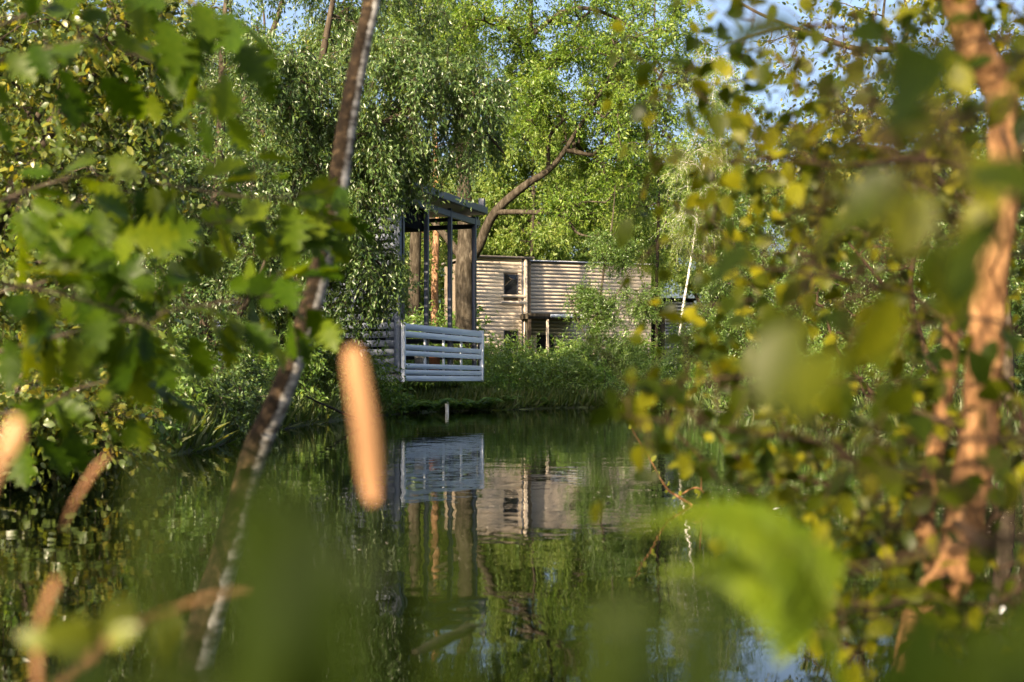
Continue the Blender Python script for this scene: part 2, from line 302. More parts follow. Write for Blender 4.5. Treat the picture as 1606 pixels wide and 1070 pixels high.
def tree(name, label, cat, base, limbs, blobs, leaf, lmat, bmat, seed=0, group=None, twigs=6, tlen=0.6, per=10, lsize=0.08, droop=0.3, tipr=0.006, spread=1.0,
         twig_tubes=True, ns_trunk=9, sep=0, sep_shape=None, jit=0.0, up_bias=0.7, trunk_name='trunk', limb_parts=False):
    rs = R(seed); base = np.asarray(base, float)
    root = thing(name, label, cat, base, group)
    L = []
    for k, (pp, rr) in enumerate(limbs):
        q = spline(np.asarray(pp)-base, max(6, len(pp)*4), jit, seed+k) ; r = np.interp(np.linspace(0, 1, len(q)), np.linspace(0, 1, len(rr)), rr); L.append((q, r))
    MS = [MB() for _ in L] if limb_parts else [MB()]*len(L); own = []
    for k, (q, r) in enumerate(L):
        tube(MS[k], q, r, ns_trunk); own += [k]*len(q)
    tg = blob_targets([(np.asarray(c)-base, r, n) for c, r, n in blobs], rs)
    buf, chains, cnt, nl, tips = skeleton(L, tg, rs)
    own = own+[0]*(len(buf)-len(own))
    for ids in chains:
        for i in ids[1:]: own[i] = own[ids[0]]
        r = [tipr*math.sqrt(max(1, cnt[i] if i >= nl else cnt[ids[1]])) for i in ids]; r[0] = r[1]
        tube(MS[own[ids[0]]], spline(buf[ids], 7), np.interp(np.linspace(0, 1, 7), np.linspace(0, 1, 4), r), 5, cap=False)
    for k, mm in enumerate(MS if limb_parts else MS[:1]): link('limb' if k else trunk_name, mm.mesh('trunk', bmat, True), root)
    T = np.array([t[0] for t in tips]); D = np.array([t[1] for t in tips])
    n = len(T)*twigs; t0 = np.repeat(T, twigs, 0)+rs.normal(0, tlen*0.18, (n, 3)); dd = nrm(np.repeat(D, twigs, 0)*0.55+rs.normal(0, 0.75*spread, (n, 3))+np.array([0, 0, -droop]))
    ln = tlen*rs.uniform(0.5, 1.3, n)
    t00 = np.repeat(T, twigs, 0)
    cm = MB()
    if twig_tubes:
        P3 = np.stack([t00, t0+dd*(ln*0.5)[:, None]-np.array([0, 0, 1])*(droop*ln*0.15)[:, None], t0+dd*ln[:, None]-np.array([0, 0, 1])*(droop*ln*0.6)[:, None]], 1)
        rr = np.array([tipr*0.6, tipr*0.4, tipr*0.15])
        x = nrm(np.cross(dd, rs.normal(size=(n, 3)))); y = np.cross(dd, x)
        an = np.arange(3)*2*PI/3
        V = P3[:, :, None]+rr[None, :, None, None]*(np.cos(an)[None, None, :, None]*x[:, None, None]+np.sin(an)[None, None, :, None]*y[:, None, None])
        f = np.array([[a*3+j, a*3+(j+1) % 3, a*3+3+(j+1) % 3, a*3+3+j] for a in range(2) for j in range(3)])
        tm = MB(); tm.add(V.reshape(-1, 3), (f[None]+(np.arange(n)*9)[:, None, None]).reshape(-1, 4)); link('twigs', tm.mesh('twigs', bmat), root)
    m_ = n*per; s = rs.uniform(0.08, 1.05, m_); I = np.repeat(np.arange(n), per)
    pos = t0[I]+dd[I]*(ln[I]*s)[:, None]-np.array([0, 0, 1])*(droop*ln[I]*0.6*s*s)[:, None]+rs.normal(0, lsize*0.35, (m_, 3))
    ax = nrm(dd[I]*0.6+rs.normal(0, 0.7, (m_, 3))+np.array([0, 0, -0.25-droop*0.5])); up = nrm(rs.normal(0, 1, (m_, 3))+np.array([0, 0, up_bias*1.6]))
    Fm = frames(ax, up); sz = lsize*rs.uniform(0.65, 1.25, m_)
    if sep:
        w = pos+base; dist = np.linalg.norm(w-np.array([0, 0, CAM_Z]), axis=1); px = w[:, 0]/w[:, 1]*F+803; py = 598-(w[:, 2]-CAM_Z)/w[:, 1]*F
        dist = dist+1000*((px < -5) | (px > 1611) | (py < -5) | (py > 1075)); o = np.argsort(dist); keep = o[:sep]; rest = o[sep:]
        sm = MB(); sm.add(SH[sep_shape or leaf][0], SH[sep_shape or leaf][1][0]); lme = sm.mesh('leaf', lmat)
        for i in keep:
            q = link('leaf', lme, root, loc=pos[i], rot=rot_to_euler(Fm[i])); q.scale = (float(sz[i]),)*3
        pos, Fm, sz = pos[rest], Fm[rest], sz[rest]
    leaves_into(cm, SH[leaf], pos, Fm, sz)
    c = link('crown', cm.mesh('crown', lmat), root)
    c['kind'] = 'stuff'
    return root
def copy_tree(root, label, loc, rz=0.0, s=1.0, sz=None):
    c = root.copy(); C.objects.link(c); c.location = tuple(loc); c.rotation_euler = (0, 0, rz); c.scale = (s, s, sz or s); c['label'] = label
    for ch in list(root.children):
        d = ch.copy(); C.objects.link(d); d.parent = c
    return c

# ------------------------------------------------------------------ terrain and water
POND = np.array([(-3.6, 3.0), (-1.6, 2.7), (-0.7, 2.6), (0, 2.3), (.6, 2.2), (1.2, 2.6), (2.5, 3.2), (4.5, 5), (5.2, 9), (5.0, 15), (5.6, 22), (5.2, 27), (4.4, 33), (2.5, 34.8), (1, 33.8), (-.2, 32), (-1, 31.2), (-1.8, 30), (-2.6, 27.5), (-3.3, 22), (-3.4, 17), (-3.25, 13), (-3.5, 10), (-3.5, 7)])
POND = spline(np.concatenate([POND, POND[:1]]), 140)[:-1] if False else np.array([p for p in spline(np.concatenate([np.c_[POND, np.zeros(len(POND))], np.c_[POND[:1], [[0]]]]), 150)[:-1, :2]])
def sdist(x, y):   # distance to the shoreline, negative in the pond
    p = np.stack([x, y], -1).reshape(-1, 2); a = POND; b = np.roll(POND, -1, 0); best = np.full(len(p), 1e9); ins = np.zeros(len(p), bool)
    for A, B in zip(a, b):
        e = B-A; t = np.clip(((p-A)@e)/(e@e), 0, 1); d = np.hypot(*(p-A-t[:, None]*e).T); best = np.minimum(best, d)
        c = ((A[1] > p[:, 1]) != (B[1] > p[:, 1])); xi = A[0]+(p[:, 1]-A[1])/(B[1]-A[1]+1e-12)*e[0]; ins ^= c & (p[:, 0] < xi)
    return np.where(ins, -best, best).reshape(np.shape(x))
def ground_z(x, y):
    x = np.asarray(x, float); y = np.asarray(y, float); d = sdist(x, y)
    und = 0.05*np.sin(x*1.3+y*.7)*np.cos(y*1.1-x*.4)
    out = 0.28*(1-np.exp(-d/0.55))+np.minimum(d, 60)*0.012+und*np.clip(d, 0, 1)
    near = np.clip((4.5-y)/1.5, 0, 1)*0.12*(1-np.exp(-np.maximum(d, 0)/0.5))
    return np.where(d > 0, out-near, -0.6*(1-np.exp(np.minimum(d, 0)/0.5)))
def gz(x, y): return float(ground_z(np.array([x]), np.array([y]))[0])
ux = np.sinh(np.linspace(-4.6, 4.6, 130))*6.2; uy = 14+np.sinh(np.linspace(-4.2, 4.4, 150))*6.5
ux = np.sort(np.concatenate([ux, np.arange(-6, 7, 0.18)])); uy = np.sort(np.concatenate([uy, np.arange(0.2, 38, 0.3)]))
X, Y = np.meshgrid(ux, uy); Z = ground_z(X, Y)
mb = MB(); nx, ny = len(ux), len(uy); i = (np.arange(ny-1)[:, None]*nx+np.arange(nx-1)[None]).ravel()
mb.add(np.stack([X, Y, Z], -1).reshape(-1, 3), np.stack([i, i+1, i+nx+1, i+nx], 1))
link('ground', mb.mesh('ground', M['ground'], True), kind='structure')
mb = MB(); mb.add([(-8, 0.5, 0), (9, 0.5, 0), (9, 38, 0), (-8, 38, 0)], [[0, 1, 2, 3]])
link('water', mb.mesh('water', M['water']), kind='structure')

# ------------------------------------------------------------------ board building helper (local frame, boards along u)
def boards(parent, name, u0, u1, zs, h, t, v, m, meshes={}):
    for z in zs:
        key = (name, round(u1-u0, 3), h, t, m.name)
        if key not in meshes:
            mb = MB(); bevbox(mb, (0, 0, 0), (u1-u0, t, h), 0.005); meshes[key] = mb.mesh(name, m)
        link(name, meshes[key], parent, loc=((u0+u1)/2, v, z))
def piece(parent, name, c, s, m, bv=0.008):
    mb = MB(); bevbox(mb, (0, 0, 0), s, bv); return link(name, mb.mesh(name, m), parent, loc=c)

# ------------------------------------------------------------------ pavilion over the water
# local x along the open side facing right (away from the camera), local y to the left of it (into the building)
A0 = np.array([-2.47, 28.6]); ang = math.atan2(4.7, 1.67)
pav = thing('pavilion', 'slate blue timber pavilion with pale slatted railing standing over the pond', 'pavilion', (A0[0], A0[1], 0), rz=ang)
LN = 4.99; Z0 = 0.72
piece(pav, 'deck_floor', (LN/2, 4.66, Z0+0.11), (LN-0.06, 9.2, 0.2), M['postwood'])
for (dx, dy) in ((0.5, 0.5), (4.5, 0.5), (0.5, 4.5), (4.5, 4.5), (0.5, 8.5), (4.5, 8.5)):
    piece(pav, 'stilt', (dx, dy, -0.2), (0.16, 0.16, 1.6), M['postwood'])
def railing(par, L, origin, rz, brackets, rm='rail'):
    rl = bpy.data.objects.new('railing', None); C.objects.link(rl); rl.parent = par; rl.location = (origin[0], origin[1], 0); rl.rotation_euler = (0, 0, rz)
    def rb(z0, z1): boards(rl, 'railing_board', 0.07, L-0.07, [Z0+(z0+z1)/2], z1-z0, 0.028, -0.03, M[rm])
    for z0, z1 in ((0, .125), (.145, .26), (.285, .40), (.57, .69), (.71, .83), (.99, 1.13), (1.15, 1.30)): rb(z0, z1)
    for u in brackets: piece(rl, 'baluster', (u, 0.012, Z0+.65), (0.06, 0.05, 1.26), M[rm])
    for u in (0.03, L-0.03): piece(rl, 'railing_post', (u, -0.02, Z0+.65), (0.075, 0.10, 1.34), M[rm])
    return rl
railing(pav, LN, (0, 0), 0, (1.32, 2.45, 3.6))
railing(pav, 2.3, (LN, 0.02), PI/2, (0.8, 1.55), 'steel')  # end railing coloured dark to stand for the shade seen through the gaps
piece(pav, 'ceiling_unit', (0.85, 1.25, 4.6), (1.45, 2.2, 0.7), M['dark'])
TOPZ = 4.98
for u in (0.16, 1.55, 3.0, 4.66): piece(pav, 'post', (u, 0.07, Z0+TOPZ/2-0.36+0.0), (0.10, 0.10, TOPZ-Z0), M['steel']); 
for v in (2.35,): piece(pav, 'post', (4.9, v, Z0+TOPZ/2-0.36), (0.10, 0.10, TOPZ-Z0), M['steel'])
piece(pav, 'corner_post', (0.0, 0.10, Z0+TOPZ/2-0.2), (0.12, 0.14, TOPZ-Z0-0.1), M['slate'])
piece(pav, 'beam', (LN/2, 0.07, TOPZ-0.14), (LN, 0.09, 0.16), M['steel'])
piece(pav, 'beam', (4.9, 1.2, TOPZ-0.22), (0.09, 2.3, 0.12), M['steel'])
piece(pav, 'beam', (4.9, 1.2, TOPZ-0.02), (0.09, 2.3, 0.10), M['steel'])
rf = piece(pav, 'roof', (LN/2-0.1, 4.68, TOPZ+0.16), (LN+0.3, 9.6, 0.16), M['steel'])
piece(rf, 'roof_covering', (0, 0.1, 0.16), (LN+0.1, 9.2, 0.14), M['siding'])
piece(rf, 'fascia', (0, -4.82, 0.03), (LN+0.34, 0.03, 0.18), M['steel'])
piece(rf, 'roof_upstand', (LN/2+0.08, -4.70, 0.22), (0.12, 0.16, 0.26), M['steel'])
# slatted side wall that faces the camera (v axis): slats along local y
sw = bpy.data.objects.new('slatted_wall', None); C.objects.link(sw); sw.parent = pav; sw.rotation_euler = (0, 0, PI/2)
zs = np.arange(Z0-0.02, 4.6, 0.2)
boards(sw, 'slat', 0.17, 2.55, zs+0.07, 0.145, 0.03, 0.0, M['slate'])
boards(sw, 'slat', 2.56, 9.2, zs+0.07, 0.165, 0.03, 0.0, M['slate'])
piece(sw, 'slat_post', (2.4, -0.07, 2.7), (0.08, 0.07, 3.9), M['slate']); piece(sw, 'slat_post', (1.2, -0.07, 2.7), (0.08, 0.07, 3.9), M['slate'])
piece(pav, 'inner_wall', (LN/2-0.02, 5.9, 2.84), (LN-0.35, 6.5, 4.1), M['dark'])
piece(pav, 'back_wall', (LN-0.05, 5.8, 2.86), (0.06, 6.7, 4.15), M['slate'])
# a low boarded jetty showing through the leaves at the left
jt = thing('jetty', 'pale slatted landing stage glimpsed behind the leaves at the left bank', 'jetty', (-10.2, 29.0, 0), rz=0.05)
piece(jt, 'deck', (1.4, 1, 0.62), (3.4, 2, 0.12), M['slate'])
boards(jt, 'railing_board', -0.3, 3.1, [0.95, 1.18, 1.42], 0.13, 0.03, -0.02, M['rail'])
for u in (-0.25, 1.4, 3.05): piece(jt, 'railing_post', (u, 0.04, 0.75), (0.09, 0.09, 1.6), M['slate'])

def lathe(prof, m, name, parent=None, ns=14, loc=None):
    prof = np.array(prof); an = np.arange(ns)*2*PI/ns; n = len(prof)
    v = np.stack([prof[:, 0][:, None]*np.cos(an), prof[:, 0][:, None]*np.sin(an), np.repeat(prof[:, 1][:, None], ns, 1)], -1).reshape(-1, 3)
    i = np.arange(n-1)[:, None]*ns; j = np.arange(ns)[None]; k = (j+1) % ns
    mb = MB(); mb.add(v, np.stack([i+j, i+k, i+ns+k, i+ns+j], -1).reshape(-1, 4)); return link(name, mb.mesh(name, m, True), parent, loc=loc)
def on_deck(u, v): return (A0[0]+math.cos(ang)*u-math.sin(ang)*v, A0[1]+math.sin(ang)*u+math.cos(ang)*v, Z0)
for (u, v, m, lab, cm_) in ((2.0, 0.4, M['white'], 'white flower pot on the pavilion deck, behind the slatted railing', 'white'), (2.75, 0.4, M['terra'], 'terracotta flower pot on the pavilion deck beside the white pot', 'terra')):
    p_ = thing('flower_pot', lab, 'flower pot', on_deck(u, v))
    lathe([(0.0, -0.012), (.12, -0.01), (.17, .62), (.19, .63), (.19, .70), (.165, .70), (.15, .66), (0, .655)], m, 'pot', p_)
    mb = MB(); rs = R(int(u*10)); n = 50; q = rs.normal(0, .06, (n, 3))+np.array([0, 0, .74]); leaves_into(mb, SH['small'], q, frames(rs.normal(0, 1, (n, 3))+[0, 0, 1], rs.normal(0, 1, (n, 3))), np.full(n, .12)); link('plant', mb.mesh('plant', M['fern']), p_)
# white stake standing in the water before the pavilion
q = P(702, 645, 30.2); mb = MB(); tube(mb, [(0, 0, -0.5), (0, 0, 0.2), (0.01, 0, 0.27)], [.045, .045, .03], 8)
tag(link('mooring_stake', mb.mesh('stake', M['white'], True), loc=(q[0], 29.9, 0)), 'short white mooring stake standing in the water below the pavilion railing', 'stake')

# ------------------------------------------------------------------ timber house behind
hx = np.array([-1.44, 60.0]); hang = math.radians(19)
house = thing('timber_house', 'flat roofed two storey house of sunlit beige boards across the pond', 'house', (hx[0], hx[1], 0), rz=hang)
HT = 6.57; Hb = 0.55
piece(house, 'wall', (1.0, 2.3, (HT+Hb)/2-0.05), (4.0-0.9, 4.2, HT-Hb-0.12), M['backing'])
piece(house, 'wall', (5.85, 2.9, (HT+Hb)/2-0.08), (6.4, 4.4, HT-Hb-0.2), M['backing'])
piece(house, 'roof', (1.0, 2.3, HT+0.03), (3.3, 4.7, 0.10), M['roof']); piece(house, 'roof', (6.0, 2.95, HT-0.05), (6.9, 4.8, 0.10), M['roof'])
pitch = 0.172; bh = 0.160
def wall_boards(u0, u1, v, holes):
    z = Hb
    while z < HT-0.1:
        cuts = [(a, b) for (a, b, c, d) in holes if z+bh/2 > c and z+bh/2 < d]
        segs = []; s = u0
        for a, b in sorted(cuts): segs.append((s, a)); s = b
        segs.append((s, u1))
        for a, b in segs:
            if b-a > 0.05: boards(house, 'siding_board', round(a, 3), round(b, 3), [z+bh/2], bh, 0.035, v, M['siding'])
        z += pitch
wall_boards(-0.75, 2.06, 0.17, [(1.16, 1.88, 4.45, 5.85), (1.16, 1.88, 1.9, 3.2)])
wall_boards(2.34, 9.08, 0.66, [(3.0, 3.9, 0.5, 3.0)])
for (z0, z1) in ((4.9, 5.8), (2.25, 3.16)):
    w = piece(house, 'window', (1.52, 0.20, (z0+z1)/2-0.1), (0.72, 0.05, z1-z0+0.2), M['glass'])
    for du in (-0.34, 0.34): piece(w, 'frame', (du, -0.04, 0), (0.045, 0.06, z1-z0+0.2), M['steel'])
    for k in (0, 1): piece(house, 'balcony_slat', (1.6, 0.02, z0-0.14-0.30*k), (1.25, 0.04, 0.13), M['siding'])
piece(house, 'corner_post', (2.24, 0.1, (HT+Hb)/2), (0.14, 0.15, HT-Hb), M['siding'])
piece(house, 'return_wall', (2.10, 0.40, (HT+Hb)/2), (0.06, 0.5, HT-Hb-0.1), M['slate'])
piece(house, 'roof_edge', (0.65, 0.12, HT+0.02), (2.9, 0.10, 0.07), M['rail']); piece(house, 'roof_edge', (5.7, 0.60, HT-0.04), (6.8, 0.10, 0.07), M['rail'])
pc = piece(house, 'porch_roof', (3.45, -0.15, 3.78), (2.9, 1.5, 0.26), M['bark']); piece(pc, 'fascia', (0.55, -0.77, 0.03), (1.75, 0.03, 0.14), M['rail'])
piece(house, 'porch_post', (2.12, -0.8, 2.1), (0.13, 0.13, 3.1), M['bark_dark']); piece(house, 'porch_post', (3.02, -0.8, 2.1), (0.10, 0.12, 3.1), M['siding'])
piece(house, 'door', (3.45, 0.70, 1.75), (0.86, 0.05, 2.5), M['dark'])
for k in range(3): piece(house, 'fence_slat', (2.55, -0.85, 1.15+.25*k), (0.78, 0.04, 0.13), M['postwood'])
ann = thing('timber_annexe', 'shaded grey boarded annexe at the right end of the beige house', 'annexe', (hx[0]+9.4, hx[1]+3.6, 0), rz=hang)
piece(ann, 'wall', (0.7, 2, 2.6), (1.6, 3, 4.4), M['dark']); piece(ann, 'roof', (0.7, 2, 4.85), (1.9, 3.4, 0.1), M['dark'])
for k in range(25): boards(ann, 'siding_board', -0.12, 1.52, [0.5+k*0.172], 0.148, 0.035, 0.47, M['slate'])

exec_trees = True
# ------------------------------------------------------------------ hero trees
# big oak behind the pavilion
b0 = P(729, 575, 46)
o_base = np.array([b0[0], 46, gz(b0[0], 46)-0.1])
tree('oak_tree', 'big old oak with grey trunk rising behind the pavilion posts', 'oak', o_base,
     [([o_base, P(729, 500, 46), P(728, 420, 46), P(731, 352, 46.2), P(722, 200, 46.5), P(712, 60, 47), P(705, -120, 47.5)], [.40, .34, .32, .30, .22, .15, .08]),
      ([P(738, 410, 46), P(752, 385, 45.5), P(775, 335, 45), P(822, 292, 44.5), P(866, 262, 44), P(905, 205, 43.5), P(945, 140, 43), P(985, 60, 43)], [.18, .18, .165, .14, .10, .075, .05, .03]),
      ([P(775, 333, 45), P(830, 333, 44), P(880, 338, 43), P(905, 365, 42.5), P(930, 372, 42)], [.10, .085, .07, .045, .02]),
      ([P(860, 266, 44.2), P(862, 215, 44), P(885, 185, 44), P(885, 150, 44)], [.08, .06, .05, .03]),
      ([P(722, 402, 46), P(700, 372, 46.5), P(682, 350, 47), P(655, 300, 48)], [.15, .13, .12, .08]),
      ([P(712, 60, 47), P(780, 30, 46), P(828, 70, 45), P(832, -60, 45)], [.12, .1, .11, .08]),
      ([P(829, 60, 45), P(880, 20, 44), P(930, 15, 43), P(990, 45, 43), P(1040, 110, 43)], [.09, .08, .07, .05, .03])],
     [(P(760, 110, 46), (3.2, 2.5, 2.2), 60), (P(900, 130, 46), (3.0, 2.5, 2.4), 80), (P(1000, 220, 43), (1.6, 2.2, 2.2), 45), (P(920, 320, 45), (1.4, 1.0, .7), 22), (P(850, 10, 44), (3.6, 2.5, 1.5), 50), (P(900, 120, 43), (1.8, .8, 1.4), 24),
      (P(660, 60, 47), (2.0, 2, 2.0), 26), (P(1010, 40, 42), (1.4, 1.8, 1.6), 26), (P(830, 200, 43.2), (1.1, .5, .7), 10), (P(880, 330, 42.6), (.8, .4, .4), 6), (P(820, -120, 45), (5, 4, 2), 50), (P(960, 235, 45), (1.6, 1.8, 1.2), 30)],
     'small', M['oak'], M['bark'], 11, twigs=10, tlen=0.8, per=20, lsize=0.14, droop=0.05, tipr=0.014, limb_parts=True, up_bias=0.9)
# willow-leaved tree in front of the pavilion's left side
wb = np.array([-4.3, 25.2, gz(-4.3, 25.2)-.05])
tree('willow_tree', 'dense grey green willow hanging over the left wall and roof of the pavilion', 'willow', wb,
     [([wb, P(450, 560, 25.2), P(455, 420, 25), P(475, 260, 24.8), P(500, 120, 24.5), P(530, -40, 24.5)], [.2, .17, .14, .11, .08, .04]),
      ([P(460, 380, 25), P(520, 250, 24.8), P(590, 200, 25), P(660, 170, 25.5), P(740, 190, 26), P(790, 240, 26.5)], [.1, .08, .06, .05, .035, .02]),
      ([P(455, 450, 25), P(500, 400, 24.6), P(560, 380, 24.4), P(600, 420, 24.4)], [.07, .05, .035, .02]),
      ([P(470, 300, 25), P(420, 220, 24), P(390, 140, 24), P(370, 60, 24)], [.09, .07, .05, .03])],
     [(P(560, 130, 25), (1.9, 1.4, 1.3), 70), (P(690, 150, 26), (1.5, 1.2, .9), 52), (P(755, 200, 26.4), (.5, .8, .45), 9), (P(620, 250, 25.6), (1.0, 1.0, .3), 16), (P(712, 235, 26), (.7, .8, .3), 5), (P(545, 310, 24.6), (.8, .8, .8), 28),
      (P(545, 440, 24.4), (.75, .7, .9), 22), (P(530, 560, 25.6), (.9, .6, .55), 12), (P(470, 330, 24), (1.0, 1, 1.6), 60), (P(400, 150, 23.5), (1.1, 1.2, 1.5), 50), (P(420, 460, 24), (.8, .8, 1.2), 36), (P(595, 400, 25.2), (.45, .5, .7), 11), (P(575, 250, 25), (1.3, 1, .6), 30), (P(610, 30, 26), (1.5, 1.2, 1.0), 30), (P(520, -130, 25), (3, 2.5, 1.2), 40)],
     'willow', M['willow'], M['bark_dark'], 21, twigs=11, tlen=0.55, per=24, lsize=0.105, droop=0.9, tipr=0.006, spread=0.75)
# shrubby willow lower left by the bank
wb = np.array([-4.0, 16.6, gz(-4.0, 16.6)-.05])
tree('sallow_tree', 'bushy small leaved sallow filling the bank left of the leaning birch', 'sallow', wb,
     [([wb, P(320, 560, 17), P(330, 400, 17), P(345, 230, 17.2), P(350, 60, 17.5), P(360, -60, 18)], [.12, .1, .08, .06, .04, .02]),
      ([P(325, 480, 17), P(270, 380, 16.5), P(230, 280, 16.2)], [.06, .05, .03]), ([P(325, 560, 17), P(390, 470, 16.6), P(420, 400, 16.6)], [.05, .04, .02]),
      ([wb+np.array([-.1, 0, .1]), P(270, 560, 16.4), P(235, 470, 16)], [.06, .05, .03])],
     [(P(330, 280, 17), (.9, .9, 1.0), 50), (P(300, 460, 16.5), (.9, .9, .9), 50), (P(310, 620, 15.6), (.75, 1.0, .45), 56), (P(245, 600, 15.5), (.5, .8, .6), 30), (P(370, 620, 17.5), (.4, 1.0, .45), 30), (P(250, 330, 16.2), (.6, .8, .9), 30), (P(330, 110, 17.5), (.9, 1, .8), 34), (P(345, -60, 17.8), (1.6, 1.6, .8), 24), (P(400, 400, 17), (.4, .6, .7), 20)],
     'small', M['willow'], M['bark_dark'], 31, twigs=11, tlen=0.36, per=22, lsize=0.06, droop=0.55, tipr=0.005)
# broad-leaved hazel at the left edge
hb = np.array([-4.3, 9.6, gz(-4.3, 9.6)-.05])
tree('hazel_tree', 'round leaved hazel with yellowing sunlit leaves at the left edge of the pond', 'hazel', hb,
     [([hb, P(-60, 520, 9.8), P(-20, 380, 9.9), P(40, 260, 10), P(110, 150, 10), P(230, 0, 10.2), P(270, -60, 10.2)], [.09, .08, .07, .05, .035, .022, .015]),
      ([P(-20, 380, 9.9), P(60, 240, 10), P(150, 110, 10), P(185, 60, 10.2), P(250, -30, 10.3)], [.05, .04, .03, .025, .015]),
      ([P(-60, 520, 9.8), P(20, 440, 9.6), P(90, 400, 9.4), P(150, 380, 9.2)], [.04, .035, .025, .012]),
      ([P(-80, 600, 9.7), P(0, 600, 9.4), P(80, 640, 9.2), P(150, 660, 9.2)], [.04, .03, .02, .01]), ([hb, P(-20, 680, 9.1), P(30, 600, 9.0), P(60, 520, 9.0)], [.03, .025, .02, .01])],
     [(P(60, 130, 10), (1.0, .8, .75), 60), (P(60, 330, 9.8), (.8, .7, .6), 32), (P(60, 480, 9.4), (.7, .6, .5), 34), (P(70, 640, 9.0), (.62, .45, .32), 46), (P(160, 680, 9.2), (.3, .4, .16), 16), (P(210, 200, 10.4), (.4, .6, .8), 26), (P(30, 690, 8.8), (.35, .4, .2), 18), (P(60, 0, 10), (1.4, 1, .6), 36), (P(200, 40, 10.4), (.5, .5, .4), 16), (P(-150, 300, 10), (1.0, 1, 2.0), 30), (P(40, -200, 10), (1.6, 1.2, .8), 20)],
     'oval', M['beech'], M['bark_dark'], 41, twigs=7, tlen=0.30, per=10, lsize=0.07, droop=0.35, tipr=0.004, sep=260, sep_shape='ovate')
# upper-left sunlit tree with bare forks against the sky
tb = np.array([-6.6, 33, gz(-6.6, 33)])
tree('ash_tree', 'open crowned ash with dark forked branches against the pale sky upper left', 'ash', tb,
     [([tb, P(395, 400, 33), P(392, 250, 33), P(385, 150, 33), P(420, 70, 33), P(445, -10, 33), P(450, -80, 33)], [.2, .16, .13, .10, .08, .06, .03]),
      ([P(392, 140, 33), P(455, 100, 32.5), P(520, 40, 32), P(540, 0, 32)], [.07, .06, .04, .02]), ([P(390, 190, 33), P(440, 145, 32.5), P(480, 130, 32)], [.05, .04, .02]), ([P(388, 150, 33), P(365, 60, 33), P(360, -30, 33)], [.06, .05, .03]), ([P(410, 90, 33), P(415, 40, 33), P(408, -20, 33)], [.04, .03, .02])],
     [(P(340, 60, 34), (1.2, 1.5, 1.3), 22), (P(490, 80, 33), (1.0, 1.3, .8), 20), (P(470, 150, 33), (1.2, 1.2, .6), 20), (P(440, 260, 34), (1.6, 1.3, 1.0), 26), (P(300, 160, 34), (1.4, 1.5, 1.0), 24)],
     'small', M['far'], M['bark_dark'], 51, twigs=9, tlen=0.6, per=18, lsize=0.10, droop=0.3, tipr=0.009)
# feathery young birch before the house
tb = np.array([2.75, 40.5, gz(2.75, 40.5)])
tree('young_birch_tree', 'feathery young birch growing in front of the beige boarded house', 'birch', tb,
     [([tb, P(935, 540, 40.5), P(945, 440, 40.6), P(960, 350, 40.8), P(965, 290, 41)], [.05, .045, .035, .025, .01]), ([P(936, 560, 40.5), P(905, 500, 40.2), P(890, 460, 40)], [.03, .02, .01]), ([P(940, 500, 40.5), P(975, 450, 40.4), P(990, 420, 40.4)], [.03, .02, .01])],
     [(P(945, 560, 40), (1.05, .8, .7), 70), (P(935, 480, 40.3), (.8, .7, .8), 50), (P(960, 390, 40.6), (.8, .6, .7), 30), (P(1005, 470, 40.6), (.6, .5, .7), 24), (P(895, 575, 40), (.5, .5, .4), 14)],
     'small', M['birch'], M['bark'], 61, twigs=10, tlen=0.45, per=22, lsize=0.075, droop=0.4, tipr=0.006)
# slender white stemmed birch
tb = np.array([(1056-803)/F*36.5, 36.5, 0.3])
tree('white_birch_tree', 'slender white stemmed birch leaning right over the far bank', 'birch', tb,
     [([tb, P(1062, 560, 36.5), P(1070, 490, 36.5), P(1080, 430, 36.5), P(1095, 330, 36.6), P(1112, 200, 36.8), P(1125, 90, 37)], [.042, .04, .036, .03, .022, .015, .008])],
     [(P(1105, 260, 37), (.9, .9, 1.3), 40), (P(1120, 120, 37), (.8, .8, 1.0), 22), (P(1085, 350, 36.4), (.7, .6, .7), 26)],
     'small', M['far'], M['bark_white'], 71, twigs=8, tlen=0.6, per=18, lsize=0.095, droop=0.6, tipr=0.006)
# mid-right alder thicket
def bush_tree(name, label, cat, x, d, blobs, seed, lm, leaf='small', lsize=0.07, tw=11, per=22, tlen=.5, tipr=.006, bm=None, h=.6):
    xx = (x-803)/F*d; base = np.array([xx, d, gz(xx, d)-.05]); top = np.mean([np.asarray(b[0]) for b in blobs], 0)
    hi = max((np.asarray(b[0]) for b in blobs), key=lambda q: q[2])
    limbs = [([base, base*.5+top*.5+np.array([.1, 0, .1]), top, hi*.8+top*.2, hi], [tipr*8, tipr*7, tipr*5, tipr*4, tipr*2])]
    return tree(name, label, cat, base, limbs, blobs, leaf, lm, bm or M['bark_dark'], seed, twigs=tw, tlen=tlen, per=per, lsize=lsize, droop=.4, tipr=tipr)
bush_tree('alder_tree', 'fresh green alder thicket on the far bank right of the white birch stem', 'alder', 1150, 35,
          [(P(1130, 530, 35), (1.3, 1.1, 1.0), 80), (P(1180, 430, 36), (1.3, 1.1, 1.1), 60), (P(1090, 600, 34.6), (.8, .6, .45), 30), (P(1220, 560, 34), (1, .9, .8), 40), (P(1170, 320, 36.5), (1.3, 1.1, 1.2), 50), (P(1140, 200, 37), (1.2, 1.1, 1.0), 24)], 81, M['birch'], lsize=.075)
bush_tree('maple_tree', 'tall green maple filling the gap right of the alder thicket', 'maple', 1330, 30,
          [(P(1300, 480, 30), (1.5, 1.2, 1.3), 80), (P(1400, 380, 31), (1.6, 1.3, 1.3), 70), (P(1310, 300, 31), (1.3, 1.1, 1.0), 44), (P(1450, 540, 29), (1.3, 1.1, 1.2), 60), (P(1330, 600, 29), (1.3, 1, .4), 36), (P(1500, 280, 31), (1.4, 1.2, 1.4), 50)], 91, M['birch'], lsize=.085)
